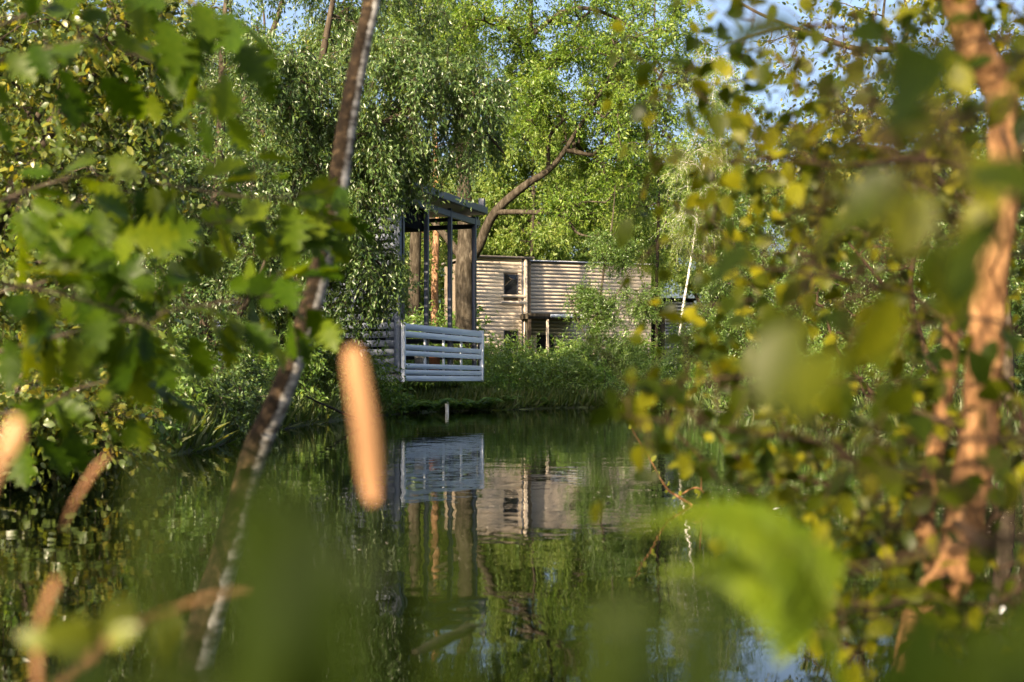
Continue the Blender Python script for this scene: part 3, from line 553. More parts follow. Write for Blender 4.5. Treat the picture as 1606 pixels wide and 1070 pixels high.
bush_tree('maple_tree', 'dark green maple at the right edge behind the orange stems', 'maple', 1580, 22,
          [(P(1570, 450, 22), (1.2, 1.2, 1.4), 70), (P(1590, 620, 20), (1.0, 1.2, .6), 50), (P(1600, 250, 22), (1.1, 1.2, 1.3), 40), (P(1480, 640, 19), (.7, .9, .35), 34)], 93, M['willow'], lsize=.08)
# top right tree with twisting branches against the sky
tb = np.array([5.6, 14.5, gz(5.6, 14.5)])
tree('crooked_tree', 'crooked dark branched tree reaching left across the open sky upper right', 'tree', tb,
     [([tb, P(1570, 480, 14.5), P(1530, 330, 14.5), P(1480, 200, 14.5), P(1425, 90, 14.5), P(1400, 78, 14.3)], [.12, .10, .08, .06, .04, .035]),
      ([P(1425, 90, 14.5), P(1400, 78, 14.2), P(1340, 76, 14), P(1270, 52, 14), P(1230, 38, 14), P(1170, 10, 14), P(1120, -30, 14)], [.035, .034, .03, .026, .02, .014, .01]),
      ([P(1410, 80, 14.4), P(1425, 40, 14.4), P(1415, -20, 14.4)], [.03, .02, .01]), ([P(1400, 78, 14.3), P(1385, 40, 14.3), P(1390, -20, 14.3)], [.025, .018, .01]),
      ([P(1530, 330, 14.5), P(1440, 260, 14.2), P(1360, 230, 14), P(1290, 240, 13.8)], [.05, .035, .025, .012]), ([P(1535, 350, 14.5), P(1420, 330, 14), P(1330, 345, 13.6), P(1260, 390, 13.4)], [.04, .03, .02, .01])],
     [(P(1400, 200, 14.3), (.9, .7, .7), 46), (P(1300, 190, 14), (.6, .6, .45), 20), (P(1250, 260, 13.8), (.5, .6, .5), 20), (P(1440, 120, 14.4), (.5, .5, .6), 22), (P(1270, 60, 14), (.9, .5, .4), 13), (P(1380, 0, 14.4), (.7, .5, .4), 13), (P(1350, 330, 13.8), (.8, .6, .4), 26), (P(1540, 150, 14.4), (.7, .7, 1.0), 34), (P(1210, 200, 14), (.25, .4, .3), 5)],
     'oval', M['beech'], M['bark_dark'], 101, twigs=7, tlen=.32, per=8, lsize=.06, droop=.3, tipr=.0045)
# other trunks behind the pavilion
for (x, d, w, lab, bm_, sd) in ((650, 50, .22, 'straight grey trunked tree seen through the pavilion left of the thin trunk', M['bark'], 3), (682, 54, .14, 'thin orange brown pine trunk seen between the pavilion posts', M['bark_pine'], 4), (1030, 52, .06, 'thin grey tree standing at the right corner of the beige house', M['bark_dark'], 5)):
    xx = (x-803)/F*d; tb = np.array([xx, d, gz(xx, d)-.1])
    tree('slim_tree', lab, 'tree', tb, [([tb, P(x, 450, d), P(x+3, 300, d), P(x-4, 100, d), P(x, -100, d)], [w*1.3, w*1.1, w, w*.7, w*.3])],
         [(P(x, 60, d), (2.4, 2.2, 2.4), 36), (P(x-10, 300, d), (1.6, 1.5, 1.2), 14), (P(x-10, 395, d+1), (1.0, 1.2, .8), 8), (P(x, -120, d), (2.5, 2, 2), 16)], 'small', M['far'], bm_, 200+sd, twigs=9, tlen=.9, per=20, lsize=.17, droop=.3, tipr=.012)
# ------------------------------------------------------------------ background trees (a few kinds, copied)
protos = []
for k in range(3):
    rs = R(300+k); h = 15; blobs = []
    for j in range(9):
        a = rs.uniform(0, 2*PI); z = rs.uniform(4, 14); r = rs.uniform(.8, 3.9)*(1.2-z/20); blobs.append(((r*math.cos(a), r*math.sin(a), z), (rs.uniform(1.2, 2.1),)*2+(rs.uniform(.8, 1.5),), 15))
    protos.append((tree('background_tree', 'x', 'tree', (0, 0, 0), [([(0, 0, -.3), (.1, 0, 4), (-.2, .2, 9), (0, 0, 14.5)], [.25, .2, .13, .04]), ([(0, 0, 4), (1.5, .5, 7), (2.4, .8, 9)], [.12, .08, .04]), ([(0, 0, 5), (-1.5, -.6, 8), (-2.2, -.8, 11)], [.12, .08, .04])],
                        blobs, 'small', M['far'], M['bark'], 310+k, twigs=11, tlen=1.0, per=20, lsize=.23, droop=.3, tipr=.02, twig_tubes=False)))
rs = R(77); bgpos = []
first = [True]*3
rows = [(-18, 62, 1.0), (-14, 70, 1.1), (-9, 62, 1.05), (-11, 48, .8), (-16, 50, .95), (-5.5, 72, 1.0), (-2, 80, 1.1), (1, 74, 1.05), (4.5, 82, 1.1), (8, 76, 1.0), (10, 64, .85), (13, 70, .85), (15, 56, .7), (18, 64, .8), (22, 58, .85), (26, 66, 1.0), (-22, 56, 1.0), (-26, 66, 1.1), (-7, 90, 1.2), (6, 92, 1.0), (16, 92, .9), (25, 90, .95), (-18, 90, 1.2), (33, 74, 1.0), (-33, 72, 1.1), (14, 42, .6), (19, 40, .75), (-13, 38, .85), (-18, 36, 1.0), (11.5, 50, .62), (0, 98, 1.2), (-28, 96, 1.2), (34, 100, 1.2), (10, 102, 1.0), (-12, 104, 1.25)]
wide = ['left of the pavilion', 'behind the pavilion', 'behind the beige house', 'right of the beige house']
for n_, (x, y, s) in enumerate(rows):
    k = n_ % 3; px = 803+x/y*F
    if px < 600: w_ = 'beyond the left bank'
    elif px < 750: w_ = 'behind the pavilion'
    elif px < 1040: w_ = 'behind the beige house'
    else: w_ = 'beyond the right bank'
    lab = 'sunlit yellow green woodland tree far back '+w_
    if first[k]:
        protos[k]['label'] = lab; protos[k].location = (x, y, gz(x, y)); protos[k].rotation_euler = (0, 0, rs.uniform(0, 6.28)); protos[k].scale = (s, s, s); first[k] = False; t = protos[k]
    else: t = copy_tree(protos[k], lab, (x, y, gz(x, y)), rs.uniform(0, 6.28), s, s*rs.uniform(.9, 1.15))
    t['group'] = 'woodland trees '+w_
# leafy trees, some added for shade: on the left bank, unseen behind the camera
rs = R(990); bl = []
for j in range(12):
    a = rs.uniform(0, 2*PI); r = rs.uniform(.2, 1.7); z = rs.uniform(1.8, 7.0); bl.append(((r*math.cos(a), r*math.sin(a), z), (1.0, 1.0, .8), 12))
near_t = tree('added_leafy_tree', 'broad leafy tree added on the left bank to shade the slatted wall', 'tree', (0, 0, 0), [([(0, 0, -.3), (.1, 0, 2), (-.1, .1, 5), (0, 0, 7.6)], [.14, .11, .07, .03]), ([(0, 0, 2), (1, .4, 4), (1.5, .6, 5.5)], [.07, .05, .02]), ([(0, 0, 2.5), (-1, -.4, 4), (-1.5, -.6, 6)], [.07, .05, .02])],
              bl, 'small', M['beech'], M['bark_dark'], 991, twigs=9, tlen=.55, per=17, lsize=.11, droop=.3, tipr=.01, twig_tubes=False)
near_t.location = (-9.0, 20.5, gz(-9, 20.5)); near_t.scale = (1.15,)*3
bl = []
rs = R(995)
for j in range(9):
    a = rs.uniform(0, 2*PI); r = rs.uniform(.3, 1.8); z = rs.uniform(2.0, 7.0); bl.append(((r*math.cos(a), r*math.sin(a), z), (.9, .9, .6), 8))
sparse_t = tree('added_leafy_tree', 'open crowned leafy tree added unseen behind the camera to dapple the foreground', 'tree', (0, 0, 0), [([(0, 0, -.3), (.1, 0, 2), (-.1, .1, 5), (0, 0, 7.6)], [.12, .10, .06, .03]), ([(0, 0, 2), (1, .4, 4), (1.5, .6, 5.5)], [.06, .05, .02])],
              bl, 'small', M['beech'], M['bark_dark'], 996, twigs=6, tlen=.55, per=11, lsize=.11, droop=.3, tipr=.01, twig_tubes=False)
sparse_t.location = (-5.2, -4.6, 0.2)
for (x, y, s_, lab) in ((-11.5, 25.5, 1.6, 'tall leafy tree added behind the jetty at the left for shade'), (-7.6, 24.6, 1.25, 'leafy tree standing between sallow and jetty'), 
                        (-8.0, -2.6, 1.2, 'unseen leafy tree added left of the camera for dappled shade'), (-9.5, -9, 1.5, 'tall unseen leafy tree added far behind the camera for dappled shade'), (1.5, -5.5, 1.0, 'unseen leafy tree added behind the camera to the right for dappled shade'), (6.6, 4.0, .9, 'leafy tree on the right bank beside the orange stems'), (8.2, 10.5, 1.1, 'leafy tree on the right bank behind the bare bush')):
    copy_tree(sparse_t if y < 0 else near_t, lab, (x, y, gz(x, y)), x*3.1+y, s_)
# far undergrowth that reads as one mass
rs = R(55); n = 90000; cx_ = rs.uniform(-60, 60, 500); cy_ = rs.uniform(70, 105, 500); cr = rs.uniform(1.2, 3.2, 500); ii = rs.randint(0, 500, n); dd = nrm(rs.normal(size=(n, 3)))*(rs.uniform(.4, 1, n)**.5)[:, None]
pos = np.c_[cx_[ii], cy_[ii], cr[ii]*1.0+.4]+dd*cr[ii][:, None]; mb = MB(); leaves_into(mb, SH['small'], pos, frames(rs.normal(0, 1, (n, 3))-[0, 0, .5], rs.normal(0, 1, (n, 3))+[0, -.3, .8]), rs.uniform(.22, .45, n))
tag(link('distant_undergrowth', mb.mesh('distant_undergrowth', M['far']), kind='stuff'), 'hazy mass of distant bushes closing the view between the trunks', 'undergrowth')
# ------------------------------------------------------------------ bank shrubs, ferns, grasses
def shrub_proto(seed, r, h, lm, leaf, lsize, n=26, tw=7, per=14):
    rs = R(seed); bl = [((0, 0, h*.5), (r*.8, r*.7, h*.45), n)]
    return tree('bank_shrub', 'x', 'shrub', (0, 0, 0), [([(0, 0, -.1), (.03, 0, h*.3), (0, .05, h*.7)], [.02, .015, .008]), ([(0, 0, 0), (r*.4, .1, h*.4)], [.015, .006]), ([(0, 0, 0), (-r*.4, -.1, h*.4)], [.015, .006])], bl, leaf, lm, M['bark_dark'], seed, twigs=tw, tlen=r*.4, per=per, lsize=lsize, droop=.3, tipr=.004)
SP = [shrub_proto(401, 1.0, 1.1, M['shrub'], 'small', .085, 30, 8, 13), shrub_proto(402, .9, 1.3, M['shrub'], 'willow', .10, 30, 8, 13), shrub_proto(403, .8, .8, M['fern'], 'small', .075, 26, 8, 12)]
shr = [(905, 560, 41, 0, 1.5, 'bushy shrub before the porch posts of the beige house'), (990, 555, 44, 1, 1.6, 'tall shrub hiding the lower right of the beige house'), (655, 575, 37, 1, 1.15, 'dark shrub behind the pavilion deck, seen through the left railing gaps'), (715, 578, 38, 0, 1.15, 'dark shrub behind the pavilion deck, seen through the right railing gaps'), (1010, 620, 33.6, 0, 1.0, 'low fresh green shrub on the far bank below the young birch'), (905, 610, 36, 1, 1.0, 'willowy shrub on the far bank in front of the porch'), (850, 612, 35.6, 0, 1.15, 'rounded green shrub on the far bank between porch and pond'),
       (800, 612, 34.2, 1, 1.0, 'bright green shrub just right of the pavilion corner'), (775, 618, 33.4, 2, 1.0, 'leafy low shrub touching the right end of the pavilion railing'), (950, 620, 36.2, 2, 1.2, 'broad low shrub at the water edge beneath the feathery birch'),
       (1070, 620, 34.6, 1, 1.1, 'narrow leaved shrub at the foot of the white birch'), (1130, 625, 33.2, 2, 1.2, 'low green shrub at the water edge under the alder thicket'), (1200, 630, 29.5, 0, 1.2, 'green shrub on the right bank where the pond narrows'),
       (1270, 640, 26, 1, 1.1, 'drooping shrub overhanging the right bank'), (1360, 650, 22, 0, 1.1, 'leafy shrub on the right bank nearest the bare twigs'), (560, 610, 27.0, 1, 1.0, 'drooping green shrub on the bank left of the dry reed'),
       (500, 620, 25.5, 0, 1.1, 'green shrub just right of the leaning birch trunk'), (445, 640, 22, 1, 1.1, 'narrow leaved shrub low behind the leaning birch trunk'), (390, 660, 19.5, 0, .9, 'small leaved shrub on the bank left of the leaning birch trunk'),
       (590, 560, 27.6, 2, 1.2, 'light green shrub climbing the slatted pavilion wall'), (830, 540, 42, 0, 1.6, 'tall shrub in front of the lower house window'), (775, 545, 40, 1, 1.3, 'leafy shrub between the pavilion corner and the house'),
       (640, 520, 44, 0, 2.2, 'sunlit shrub seen through the pavilion left of the oak trunk'), (690, 520, 47, 1, 2.4, 'green shrub seen through the pavilion beside the oak trunk'), (1000, 580, 50, 2, 2.0, 'green shrub at the right foot of the beige house'), (880, 585, 52, 0, 1.7, 'low shrub at the foot of the house porch'),
       (240, 690, 14, 0, .9, 'small shrub at the water edge below the sallow'), (180, 690, 11.6, 2, .9, 'leafy low shrub at the water edge beside the hazel'), (110, 560, 17, 0, 2.2, 'tall green shrub behind the hazel'), (200, 560, 21, 1, 2.6, 'tall willowy shrub in front of the jetty')]
used = [False]*3
for n_, (x, y, d, k, s, lab) in enumerate(shr):
    xx = (x-803)/F*d; z = gz(xx, d)
    if z < 0.05: z = 0.0
    if not used[k]: t = SP[k]; used[k] = True; t.location = (xx, d, z); t.scale = (s,)*3; t['label'] = lab
    else: t = copy_tree(SP[k], lab, (xx, d, z), random.Random(n_).uniform(0, 6.28), s)
    t['group'] = 'shrubs along the banks'
# ferns and arching grasses under the pavilion: one clump mesh, copies are things
def fern_mesh(seed, n=26, L=.75):
    rs = R(seed); mb = MB()
    for i in range(n):
        a = rs.uniform(0, 2*PI); l = L*rs.uniform(.6, 1.15); u = np.linspace(0, 1, 12); out_ = np.array([math.cos(a), math.sin(a), 0])
        p = out_*(u*l*.75)[:, None]+np.array([0, 0, 1])*(l*(1.0*u-0.75*u*u))[:, None]
        tube(mb, p[::3], [.005, .004, .003, .002], 3, cap=False)
        m_ = 22; s = np.repeat(np.linspace(.18, .98, m_//2*1), 2); q = np.stack([np.interp(s, u, p[:, c]) for c in range(3)], 1); sd = np.tile([1, -1], m_//2)
        side = np.cross(out_, [0, 0, 1]); ax = side[None]*sd[:, None]+out_[None]*.35+np.array([0, 0, -.25]); sz = l*.30*(1-s*.85)+.02
        leaves_into(mb, (SH['willow'][0]*np.array([1.3, 1, 1]), SH['willow'][1]), q, frames(ax, np.tile([0, 0, 1.0], (m_, 1))+rs.normal(0, .2, (m_, 3))), sz)
    return mb.mesh('fern', M['fern'])
fm = [fern_mesh(501), fern_mesh(502, 20, .6)]
for n_, (x, d, lab) in enumerate([(600, 28.1, 'arching fern at the left foot of the pavilion railing'), (640, 28.2, 'arching fern directly below the left railing post'), (672, 28.9, 'arching fern below the railing, left of the white stake'), (720, 30.3, 'arching fern below the railing, right of the white stake'), (752, 31.1, 'arching fern under the right railing corner'), (790, 32.4, 'arching fern on the bank right of the pavilion'), (540, 26.6, 'arching fern at the bank end of the slatted wall'), (850, 33.8, 'arching fern on the waterline below the porch')]):
    xx = (x-803)/F*d; z = max(0.02, gz(xx, d)); o = link('fern', fm[n_ % 2], loc=(xx, d, z), rot=(0, 0, n_*1.3)); o.scale = (1.15,)*3
    tag(o, lab, 'fern', 'ferns below the pavilion')
# grass and sedge along the shoreline (nobody could count it)
rs = R(9); n = 30000; ii = rs.randint(0, len(POND), n); A = POND[ii]; B = np.roll(POND, -1, 0)[ii]; e = B-A; nn = np.stack([e[:, 1], -e[:, 0]], 1); nn /= np.linalg.norm(nn, axis=1)[:, None]
off = np.abs(rs.normal(0, .7, n)); q = A+e*rs.uniform(0, 1, (n, 1))+nn*off[:, None]
ok = (sdist(q[:, 0], q[:, 1]) > -.05) & (q[:, 1] > 6); q = q[ok]; z = ground_z(q[:, 0], q[:, 1]); pos = np.c_[q, z-.02]; n = len(pos)
ax = rs.normal(0, .45, (n, 3))+np.array([0, 0, 1]); up = rs.normal(0, 1, (n, 3)); mb = MB()
leaves_into(mb, (SH['willow'][0]*np.array([.35, 1, 1]), SH['willow'][1]), pos, frames(ax, up), rs.uniform(.18, .5, n))
g = link('bank_grass', mb.mesh('bank_grass', M['grass']), kind='stuff'); tag(g, 'rough grass and sedge growing along the pond banks', 'grass')
rs = R(10); n = 42000; q = np.c_[rs.uniform(-16, 18, n), rs.uniform(4, 66, n)]; ok = sdist(q[:, 0], q[:, 1]) > .3; q = q[ok]; n = len(q); pos = np.c_[q, ground_z(q[:, 0], q[:, 1])+rs.uniform(0, .12, n)]; mb = MB()
leaves_into(mb, SH['small'], pos, frames(rs.normal(0, 1, (n, 3))*[1, 1, .6], rs.normal(0, .5, (n, 3))+[0, 0, 1]), rs.uniform(.08, .26, n))
g = link('ground_cover', mb.mesh('ground_cover', M['fern']), kind='stuff'); tag(g, 'low leafy undergrowth covering the woodland floor', 'undergrowth')

# ------------------------------------------------------------------ leaning birch in front
tp = [(585, -60, 4.25, 34), (583, 0, 4.2, 36), (566, 80, 4.1, 38), (545, 190, 4.0, 42), (530, 290, 3.92, 45), (508, 400, 3.84, 45), (482, 500, 3.76, 47), (452, 590, 3.68, 50), (427, 650, 3.62, 53), (400, 710, 3.56, 57), (377, 790, 3.5, 60), (345, 900, 3.38, 66), (305, 1045, 3.22, 76), (300, 1085, 3.2, 90)]
pp = [P(x, y, d) for x, y, d, w in tp][::-1]; rr = [w*.74/F*d/2 for x, y, d, w in tp][::-1]
top = [pp[-1]+np.array([.25, .25, 1.0]), pp[-1]+np.array([.45, .5, 2.2]), pp[-1]+np.array([.5, .6, 3.4])]
bb = pp[0]
bt = thing('leaning_birch_tree', 'slender leaning birch with shade painted brown on its bark, white along its right side', 'birch', bb)
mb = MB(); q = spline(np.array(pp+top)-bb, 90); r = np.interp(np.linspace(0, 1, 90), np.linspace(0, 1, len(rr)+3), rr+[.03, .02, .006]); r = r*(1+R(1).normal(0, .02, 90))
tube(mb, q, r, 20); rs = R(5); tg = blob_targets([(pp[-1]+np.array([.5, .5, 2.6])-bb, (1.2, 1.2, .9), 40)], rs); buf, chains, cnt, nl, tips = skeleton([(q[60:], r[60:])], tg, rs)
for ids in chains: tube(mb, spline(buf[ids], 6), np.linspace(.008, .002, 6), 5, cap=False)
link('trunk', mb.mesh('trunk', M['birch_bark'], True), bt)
T = np.repeat(tg, 40, 0)+rs.normal(0, .2, (1600, 3)); mb = MB(); leaves_into(mb, SH['ovate'], T, frames(rs.normal(0, 1, T.shape)-[0, 0, .6], rs.normal(0, 1, T.shape)+[0, 0, 1]), rs.uniform(.03, .05, 1600)); o = link('crown', mb.mesh('crown', M['birch']), bt); o['kind'] = 'stuff'

# ------------------------------------------------------------------ near foliage built leaf by leaf
def near_plant(name, label, cat, base, stems, sprays, shapes, lm, bm, size, seed, hang=0.5, jitter=.03, petiole=.02, stem_name='branch', tiltcam=.35, ns=7, crown=None, sm=None):
    """stems: [(pts, r0, r1)], sprays: [(stem index, n leaves, s0, s1)]; each leaf is an object"""
    rs = R(seed); base = np.asarray(base, float); root = thing(name, label, cat, base); ms = []
    for sh in shapes:
        mb = MB(); mb.add(SH[sh][0], SH[sh][1][0]); ms.append(mb.mesh('leaf', lm, False))
    S_ = []
    for k, (pts, r0, r1) in enumerate(stems):
        q = spline(np.asarray(pts)-base, max(8, len(pts)*5), 0); mb = MB(); tube(mb, q, np.linspace(r0, r1, len(q)), ns); link(stem_name if k else 'stem', mb.mesh('stem', (sm or bm) if k > 1 else bm, True), root); S_.append(q)
    count = 0; tm = MB()
    for (k, n, s0, s1) in sprays:
        q = S_[k]; u = np.linspace(0, 1, len(q))
        for i in range(n):
            s = s0+(s1-s0)*(i+rs.uniform(0, 1))/n; c = np.array([np.interp(s, u, q[:, j]) for j in range(3)]); t = nrm(np.array([np.interp(min(1, s+.05), u, q[:, j]) for j in range(3)])-c+1e-6)
            sd = nrm(np.cross(t, rs.normal(0, 1, 3))); ax = nrm(t*.5+sd*.9+np.array([0, 0, -hang])+rs.normal(0, .2, 3)); up = nrm(rs.normal(0, .8, 3)+np.array([0, -tiltcam*2, .9]))
            Fm = frames(ax[None], up[None])[0]; z = size*rs.uniform(.6, 1.25); p = c+(sd*rs.uniform(.2, 1)+rs.normal(0, .3, 3))*jitter
            if jitter > .015: tube(tm, [c, (c+p)/2+np.array([0, 0, jitter*.1]), p], [.0012, .001, .0007], 3, cap=False)
            o = link('leaf', ms[rs.randint(len(ms))], root, loc=p, rot=rot_to_euler(Fm)); o.scale = (z,)*3; count += 1
    if tm.n: link('twigs', tm.mesh('twigs', sm or bm), root)['kind'] = 'stuff'
    if crown:
        tg = blob_targets([(np.asarray(c)-base, r, n) for c, r, n in crown[0]], rs); buf, chains, cnt, nl, tips = skeleton([(q, np.full(len(q), .004)) for q in S_], tg, rs); mb = MB()
        for ids in chains: tube(mb, spline(buf[ids], 6), np.linspace(.003, .001, 6), 4, cap=False)
        link('twigs', mb.mesh('twigs', sm or bm, True), root)['kind'] = 'stuff'
        k = crown[2]; T = np.repeat(tg, k, 0)+rs.normal(0, .06, (len(tg)*k, 3)); n = len(T); mb = MB()
        leaves_into(mb, SH['alder'], T, frames(rs.normal(0, 1, (n, 3))-[0, 0, .4], rs.normal(0, 1, (n, 3))+[0, -.3, .8]), size*rs.uniform(.55, 1.15, n)); link('foliage', mb.mesh('foliage', crown[1]), root)['kind'] = 'stuff'
    return root
# red oak at the left: its stem stands just outside the frame
ob = P(-330, 1000, 3.0); ob[2] = gz(ob[0], 3.0)
def B(*pts): return [P(*p) for p in pts]
st = [([ob, P(-320, 700, 3.0), P(-310, 300, 3.0), P(-300, -100, 3.05)], .035, .02),
      (B((-315, 400, 3.0), (-100, 360, 3.0), (40, 300, 3.0), (150, 275, 3.0), (260, 290, 3.0), (400, 310, 3.0), (510, 300, 3.0)), .005, .0015),
      (B((-315, 480, 3.0), (-100, 470, 3.1), (60, 445, 3.1), (170, 400, 3.1), (260, 365, 3.1), (340, 350, 3.1), (460, 340, 3.1), (540, 345, 3.1)), .005, .0015),
      (B((-315, 560, 3.0), (-60, 560, 2.8), (120, 520, 2.8), (260, 490, 2.8), (340, 475, 2.9), (420, 465, 2.9), (500, 460, 2.9)), .005, .0015),
      (B((-318, 640, 3.0), (-60, 650, 3.0), (60, 640, 3.0), (120, 610, 3.0), (190, 600, 3.0), (225, 640, 3.0)), .005, .0015),
      (B((-305, 120, 3.0), (-60, 60, 2.8), (80, 10, 2.7), (200, -20, 2.7), (330, 20, 2.7), (345, 90, 2.7), (355, 170, 2.7)), .005, .0015),
      (B((-310, 300, 3.0), (-100, 300, 2.2), (0, 310, 2.4), (100, 340, 2.5), (180, 400, 2.5)), .005, .0015),
      (B((-310, 420, 3.0), (-100, 440, 2.4), (40, 450, 2.4), (160, 480, 2.4), (250, 520, 2.4)), .005, .0015),
      (B((-305, 180, 3.0), (-100, 120, 2.6), (60, 80, 2.6), (140, 60, 2.6)), .005, .0015),
      (B((60, 10, 2.7), (180, 70, 3.1), (300, 130, 3.2), (370, 180, 3.3)), .003, .001)]
near_plant('red_oak', 'red oak reaching in from the left with large lobed bright green leaves', 'oak tree', ob, st,
           [(1, 38, .28, 1), (2, 54, .3, 1), (3, 50, .3, 1), (4, 24, .3, 1), (5, 28, .35, 1), (6, 24, .4, 1), (7, 30, .4, 1), (8, 18, .4, 1), (9, 16, .3, 1)],
           ['redoak', 'redoak2'], M['near_oak'], M['bark_dark'], .122, 601, hang=.75, jitter=.07)
# alder at the right: orange sunlit stems and yellow-green leaves
ab = P(1400, 1085, 2.25); ab[2] = gz(ab[0], 2.25)-.03
st = [([ab, P(1440, 990, 2.25), P(1495, 900, 2.25), P(1515, 800, 2.28), P(1535, 680, 2.3), P(1545, 560, 2.3), P(1553, 430, 2.3), P(1575, 280, 2.3), P(1570, 150, 2.3), P(1520, 60, 2.25), P(1495, -60, 2.2)], .038, .028),
      (B((1480, 930, 2.26), (1450, 820, 2.45), (1468, 700, 2.50), (1490, 560, 2.50), (1500, 430, 2.50), (1560, 300, 2.60), (1600, 180, 2.60)), .022, 0.01),
      (B((1545, 560, 2.30), (1440, 470, 2.44), (1330, 440, 2.20), (1200, 420, 2.07), (1090, 400, 2.01), (1040, 380, 1.95)), .006, 0.00),
      (B((1535, 680, 2.30), (1420, 640, 2.32), (1300, 600, 2.07), (1180, 590, 1.95), (1060, 600, 1.95), (960, 600, 1.95)), .006, 0.00),
      (B((1575, 280, 2.30), (1450, 250, 2.32), (1330, 260, 2.07), (1220, 250, 1.95), (1100, 260, 1.95), (1010, 250, 1.95)), .006, 0.00),
      (B((1570, 150, 2.30), (1430, 80, 2.44), (1300, 40, 2.32), (1180, 60, 2.20), (1090, 100, 2.20), (1060, 170, 2.20)), .006, 0.00),
      (B((1515, 800, 2.28), (1400, 760, 2.32), (1300, 700, 2.07), (1180, 680, 1.95), (1040, 660, 1.83), (960, 650, 1.83)), .006, 0.00),
      (B((1570, 200, 2.30), (1590, 260, 1.46), (1500, 280, 0.75), (1380, 230, 0.65), (1250, 220, 0.62)), .002, 0.00),
      (B((1553, 430, 2.30), (1570, 380, 1.59), (1480, 330, 0.95), (1380, 330, 0.85), (1280, 300, 0.80)), .002, 0.00),
      (B((1515, 800, 2.28), (1500, 820, 1.59), (1400, 830, 0.90), (1280, 850, 0.80), (1160, 880, 0.75)), .002, 0.00),
      (B((1495, 900, 2.25), (1400, 950, 1.95), (1330, 960, 1.71), (1270, 1000, 1.59)), .007, 0.00),
      (B((1545, 560, 2.30), (1600, 640, 2.44), (1610, 800, 2.20), (1600, 960, 1.95)), .008, 0.00),
      (B((1240, 50, 2.32), (1250, 120, 2.32), (1240, 200, 2.32)), .004, 0.00),
      (B((1500, 820, 1.59), (1560, 860, 0.90), (1500, 760, 0.70), (1380, 740, 0.60)), .005, .002)]
near_plant('alder_sapling', 'orange barked young alder close by at the right with blurred yellow green leaves', 'alder', ab, st,
           [(2, 26, .2, 1), (3, 32, .2, 1), (4, 34, .2, 1), (5, 30, .2, 1), (6, 34, .2, 1), (7, 15, .3, 1), (8, 7, .3, 1), (9, 2, .35, .7), (10, 12, .2, 1), (11, 14, .2, 1), (12, 5, .2, 1), (13, 1, .3, .5), (0, 10, .3, 1), (1, 10, .3, .9)],
           ['alder', 'ovate'], M['near_alder'], M['bark_orange'], .046, 611, hang=.4, jitter=.09, ns=12, sm=M['twig'],
           crown=([(P(1450, 130, 2.6), (.3, .4, .3), 34), (P(1480, 330, 2.7), (.28, .4, .25), 30), (P(1300, 250, 2.8), (.25, .4, .2), 20), (P(1200, 480, 2.6), (.22, .4, .25), 16), (P(1400, 400, 2.8), (.25, .5, .35), 30), (P(1100, 100, 3.0), (.22, .5, .2), 12), (P(1350, 150, 3.0), (.35, .4, .25), 16), (P(1350, 700, 2.6), (.3, .4, .22), 28), (P(1500, 820, 2.6), (.2, .4, .25), 18), (P(1150, 640, 2.4), (.2, .3, .1), 12), (P(1400, 950, 2.2), (.2, .3, .12), 22), (P(1250, 800, 2.4), (.2, .3, .12), 16), (P(1200, 280, 2.8), (.2, .4, .18), 12), (P(1560, 560, 3), (.2, .4, .4), 14)], M['near_mass'], 9))
a2 = P(1760, 1100, 1.8); a2[2] = gz(a2[0], 1.8)-.03
st = [([a2, P(1740, 800, 1.8), P(1730, 400, 1.8), P(1720, -100, 1.8)], .02, .012),
      (B((1738, 760, 2.20), (1640, 700, 1.83), (1520, 690, 1.65), (1400, 700, 1.59), (1300, 720, 1.52)), .005, 0.00), (B((1735, 600, 2.20), (1640, 540, 1.95), (1540, 500, 1.83), (1420, 520, 1.77), (1330, 560, 1.71)), .005, 0.00),
      (B((1730, 400, 2.20), (1650, 330, 1.59), (1540, 300, 1.00), (1430, 280, 0.90), (1300, 290, 0.85)), .002, 0.00), (B((1725, 200, 2.20), (1650, 120, 1.83), (1560, 60, 1.71), (1470, 90, 1.59), (1400, 160, 1.52)), .005, 0.00),
      (B((1740, 850, 2.20), (1640, 900, 1.95), (1540, 960, 1.83), (1460, 1010, 1.83)), .005, 0.00), (B((1728, 300, 2.20), (1660, 200, 1.10), (1560, 180, 0.80), (1450, 200, 0.70), (1340, 230, 0.66)), .002, 0.00),
      (B((1740, 820, 2.20), (1650, 840, 1.59), (1520, 850, 1.10), (1400, 880, 1.05), (1300, 900, 1.00)), .005, .0015)]
near_plant('alder_sapling', 'second young alder reaching in from the right edge in front of the orange stems', 'alder', a2, st,
           [(1, 36, .3, 1), (2, 30, .5, 1), (3, 6, .2, .8), (4, 44, .2, 1), (5, 30, .2, 1), (6, 14, .2, .9), (7, 6, .2, .6)], ['alder', 'ovate'], M['near_alder'], M['twig'], .048, 613, hang=.4, jitter=.08, ns=8)
# bare twiggy bush behind it
tb = np.array([2.75, 7.2, 0.0])
tree('bare_bush', 'tangle of thin brown leafless twigs behind the orange alder stems', 'bush', tb,
     [([tb, P(1500, 660, 7.2), P(1440, 520, 7.2), P(1430, 420, 7.2), P(1470, 330, 7.2)], [.03, .025, .02, .014, .008]), ([P(1500, 660, 7.2), P(1400, 640, 7), P(1320, 560, 6.9), P(1290, 480, 6.9)], [.018, .014, .01, .005]), ([P(1440, 520, 7.2), P(1380, 440, 7), P(1330, 380, 7)], [.014, .01, .005])],
     [(P(1340, 450, 7), (.4, .4, .35), 34), (P(1400, 600, 7), (.4, .4, .25), 26), (P(1300, 640, 6.8), (.3, .3, .15), 20), (P(1450, 350, 7.1), (.35, .35, .25), 24)], 'small', M['beech'], M['twig'], 121, twigs=4, tlen=.25, per=1, lsize=.03, droop=.1, tipr=.0028)

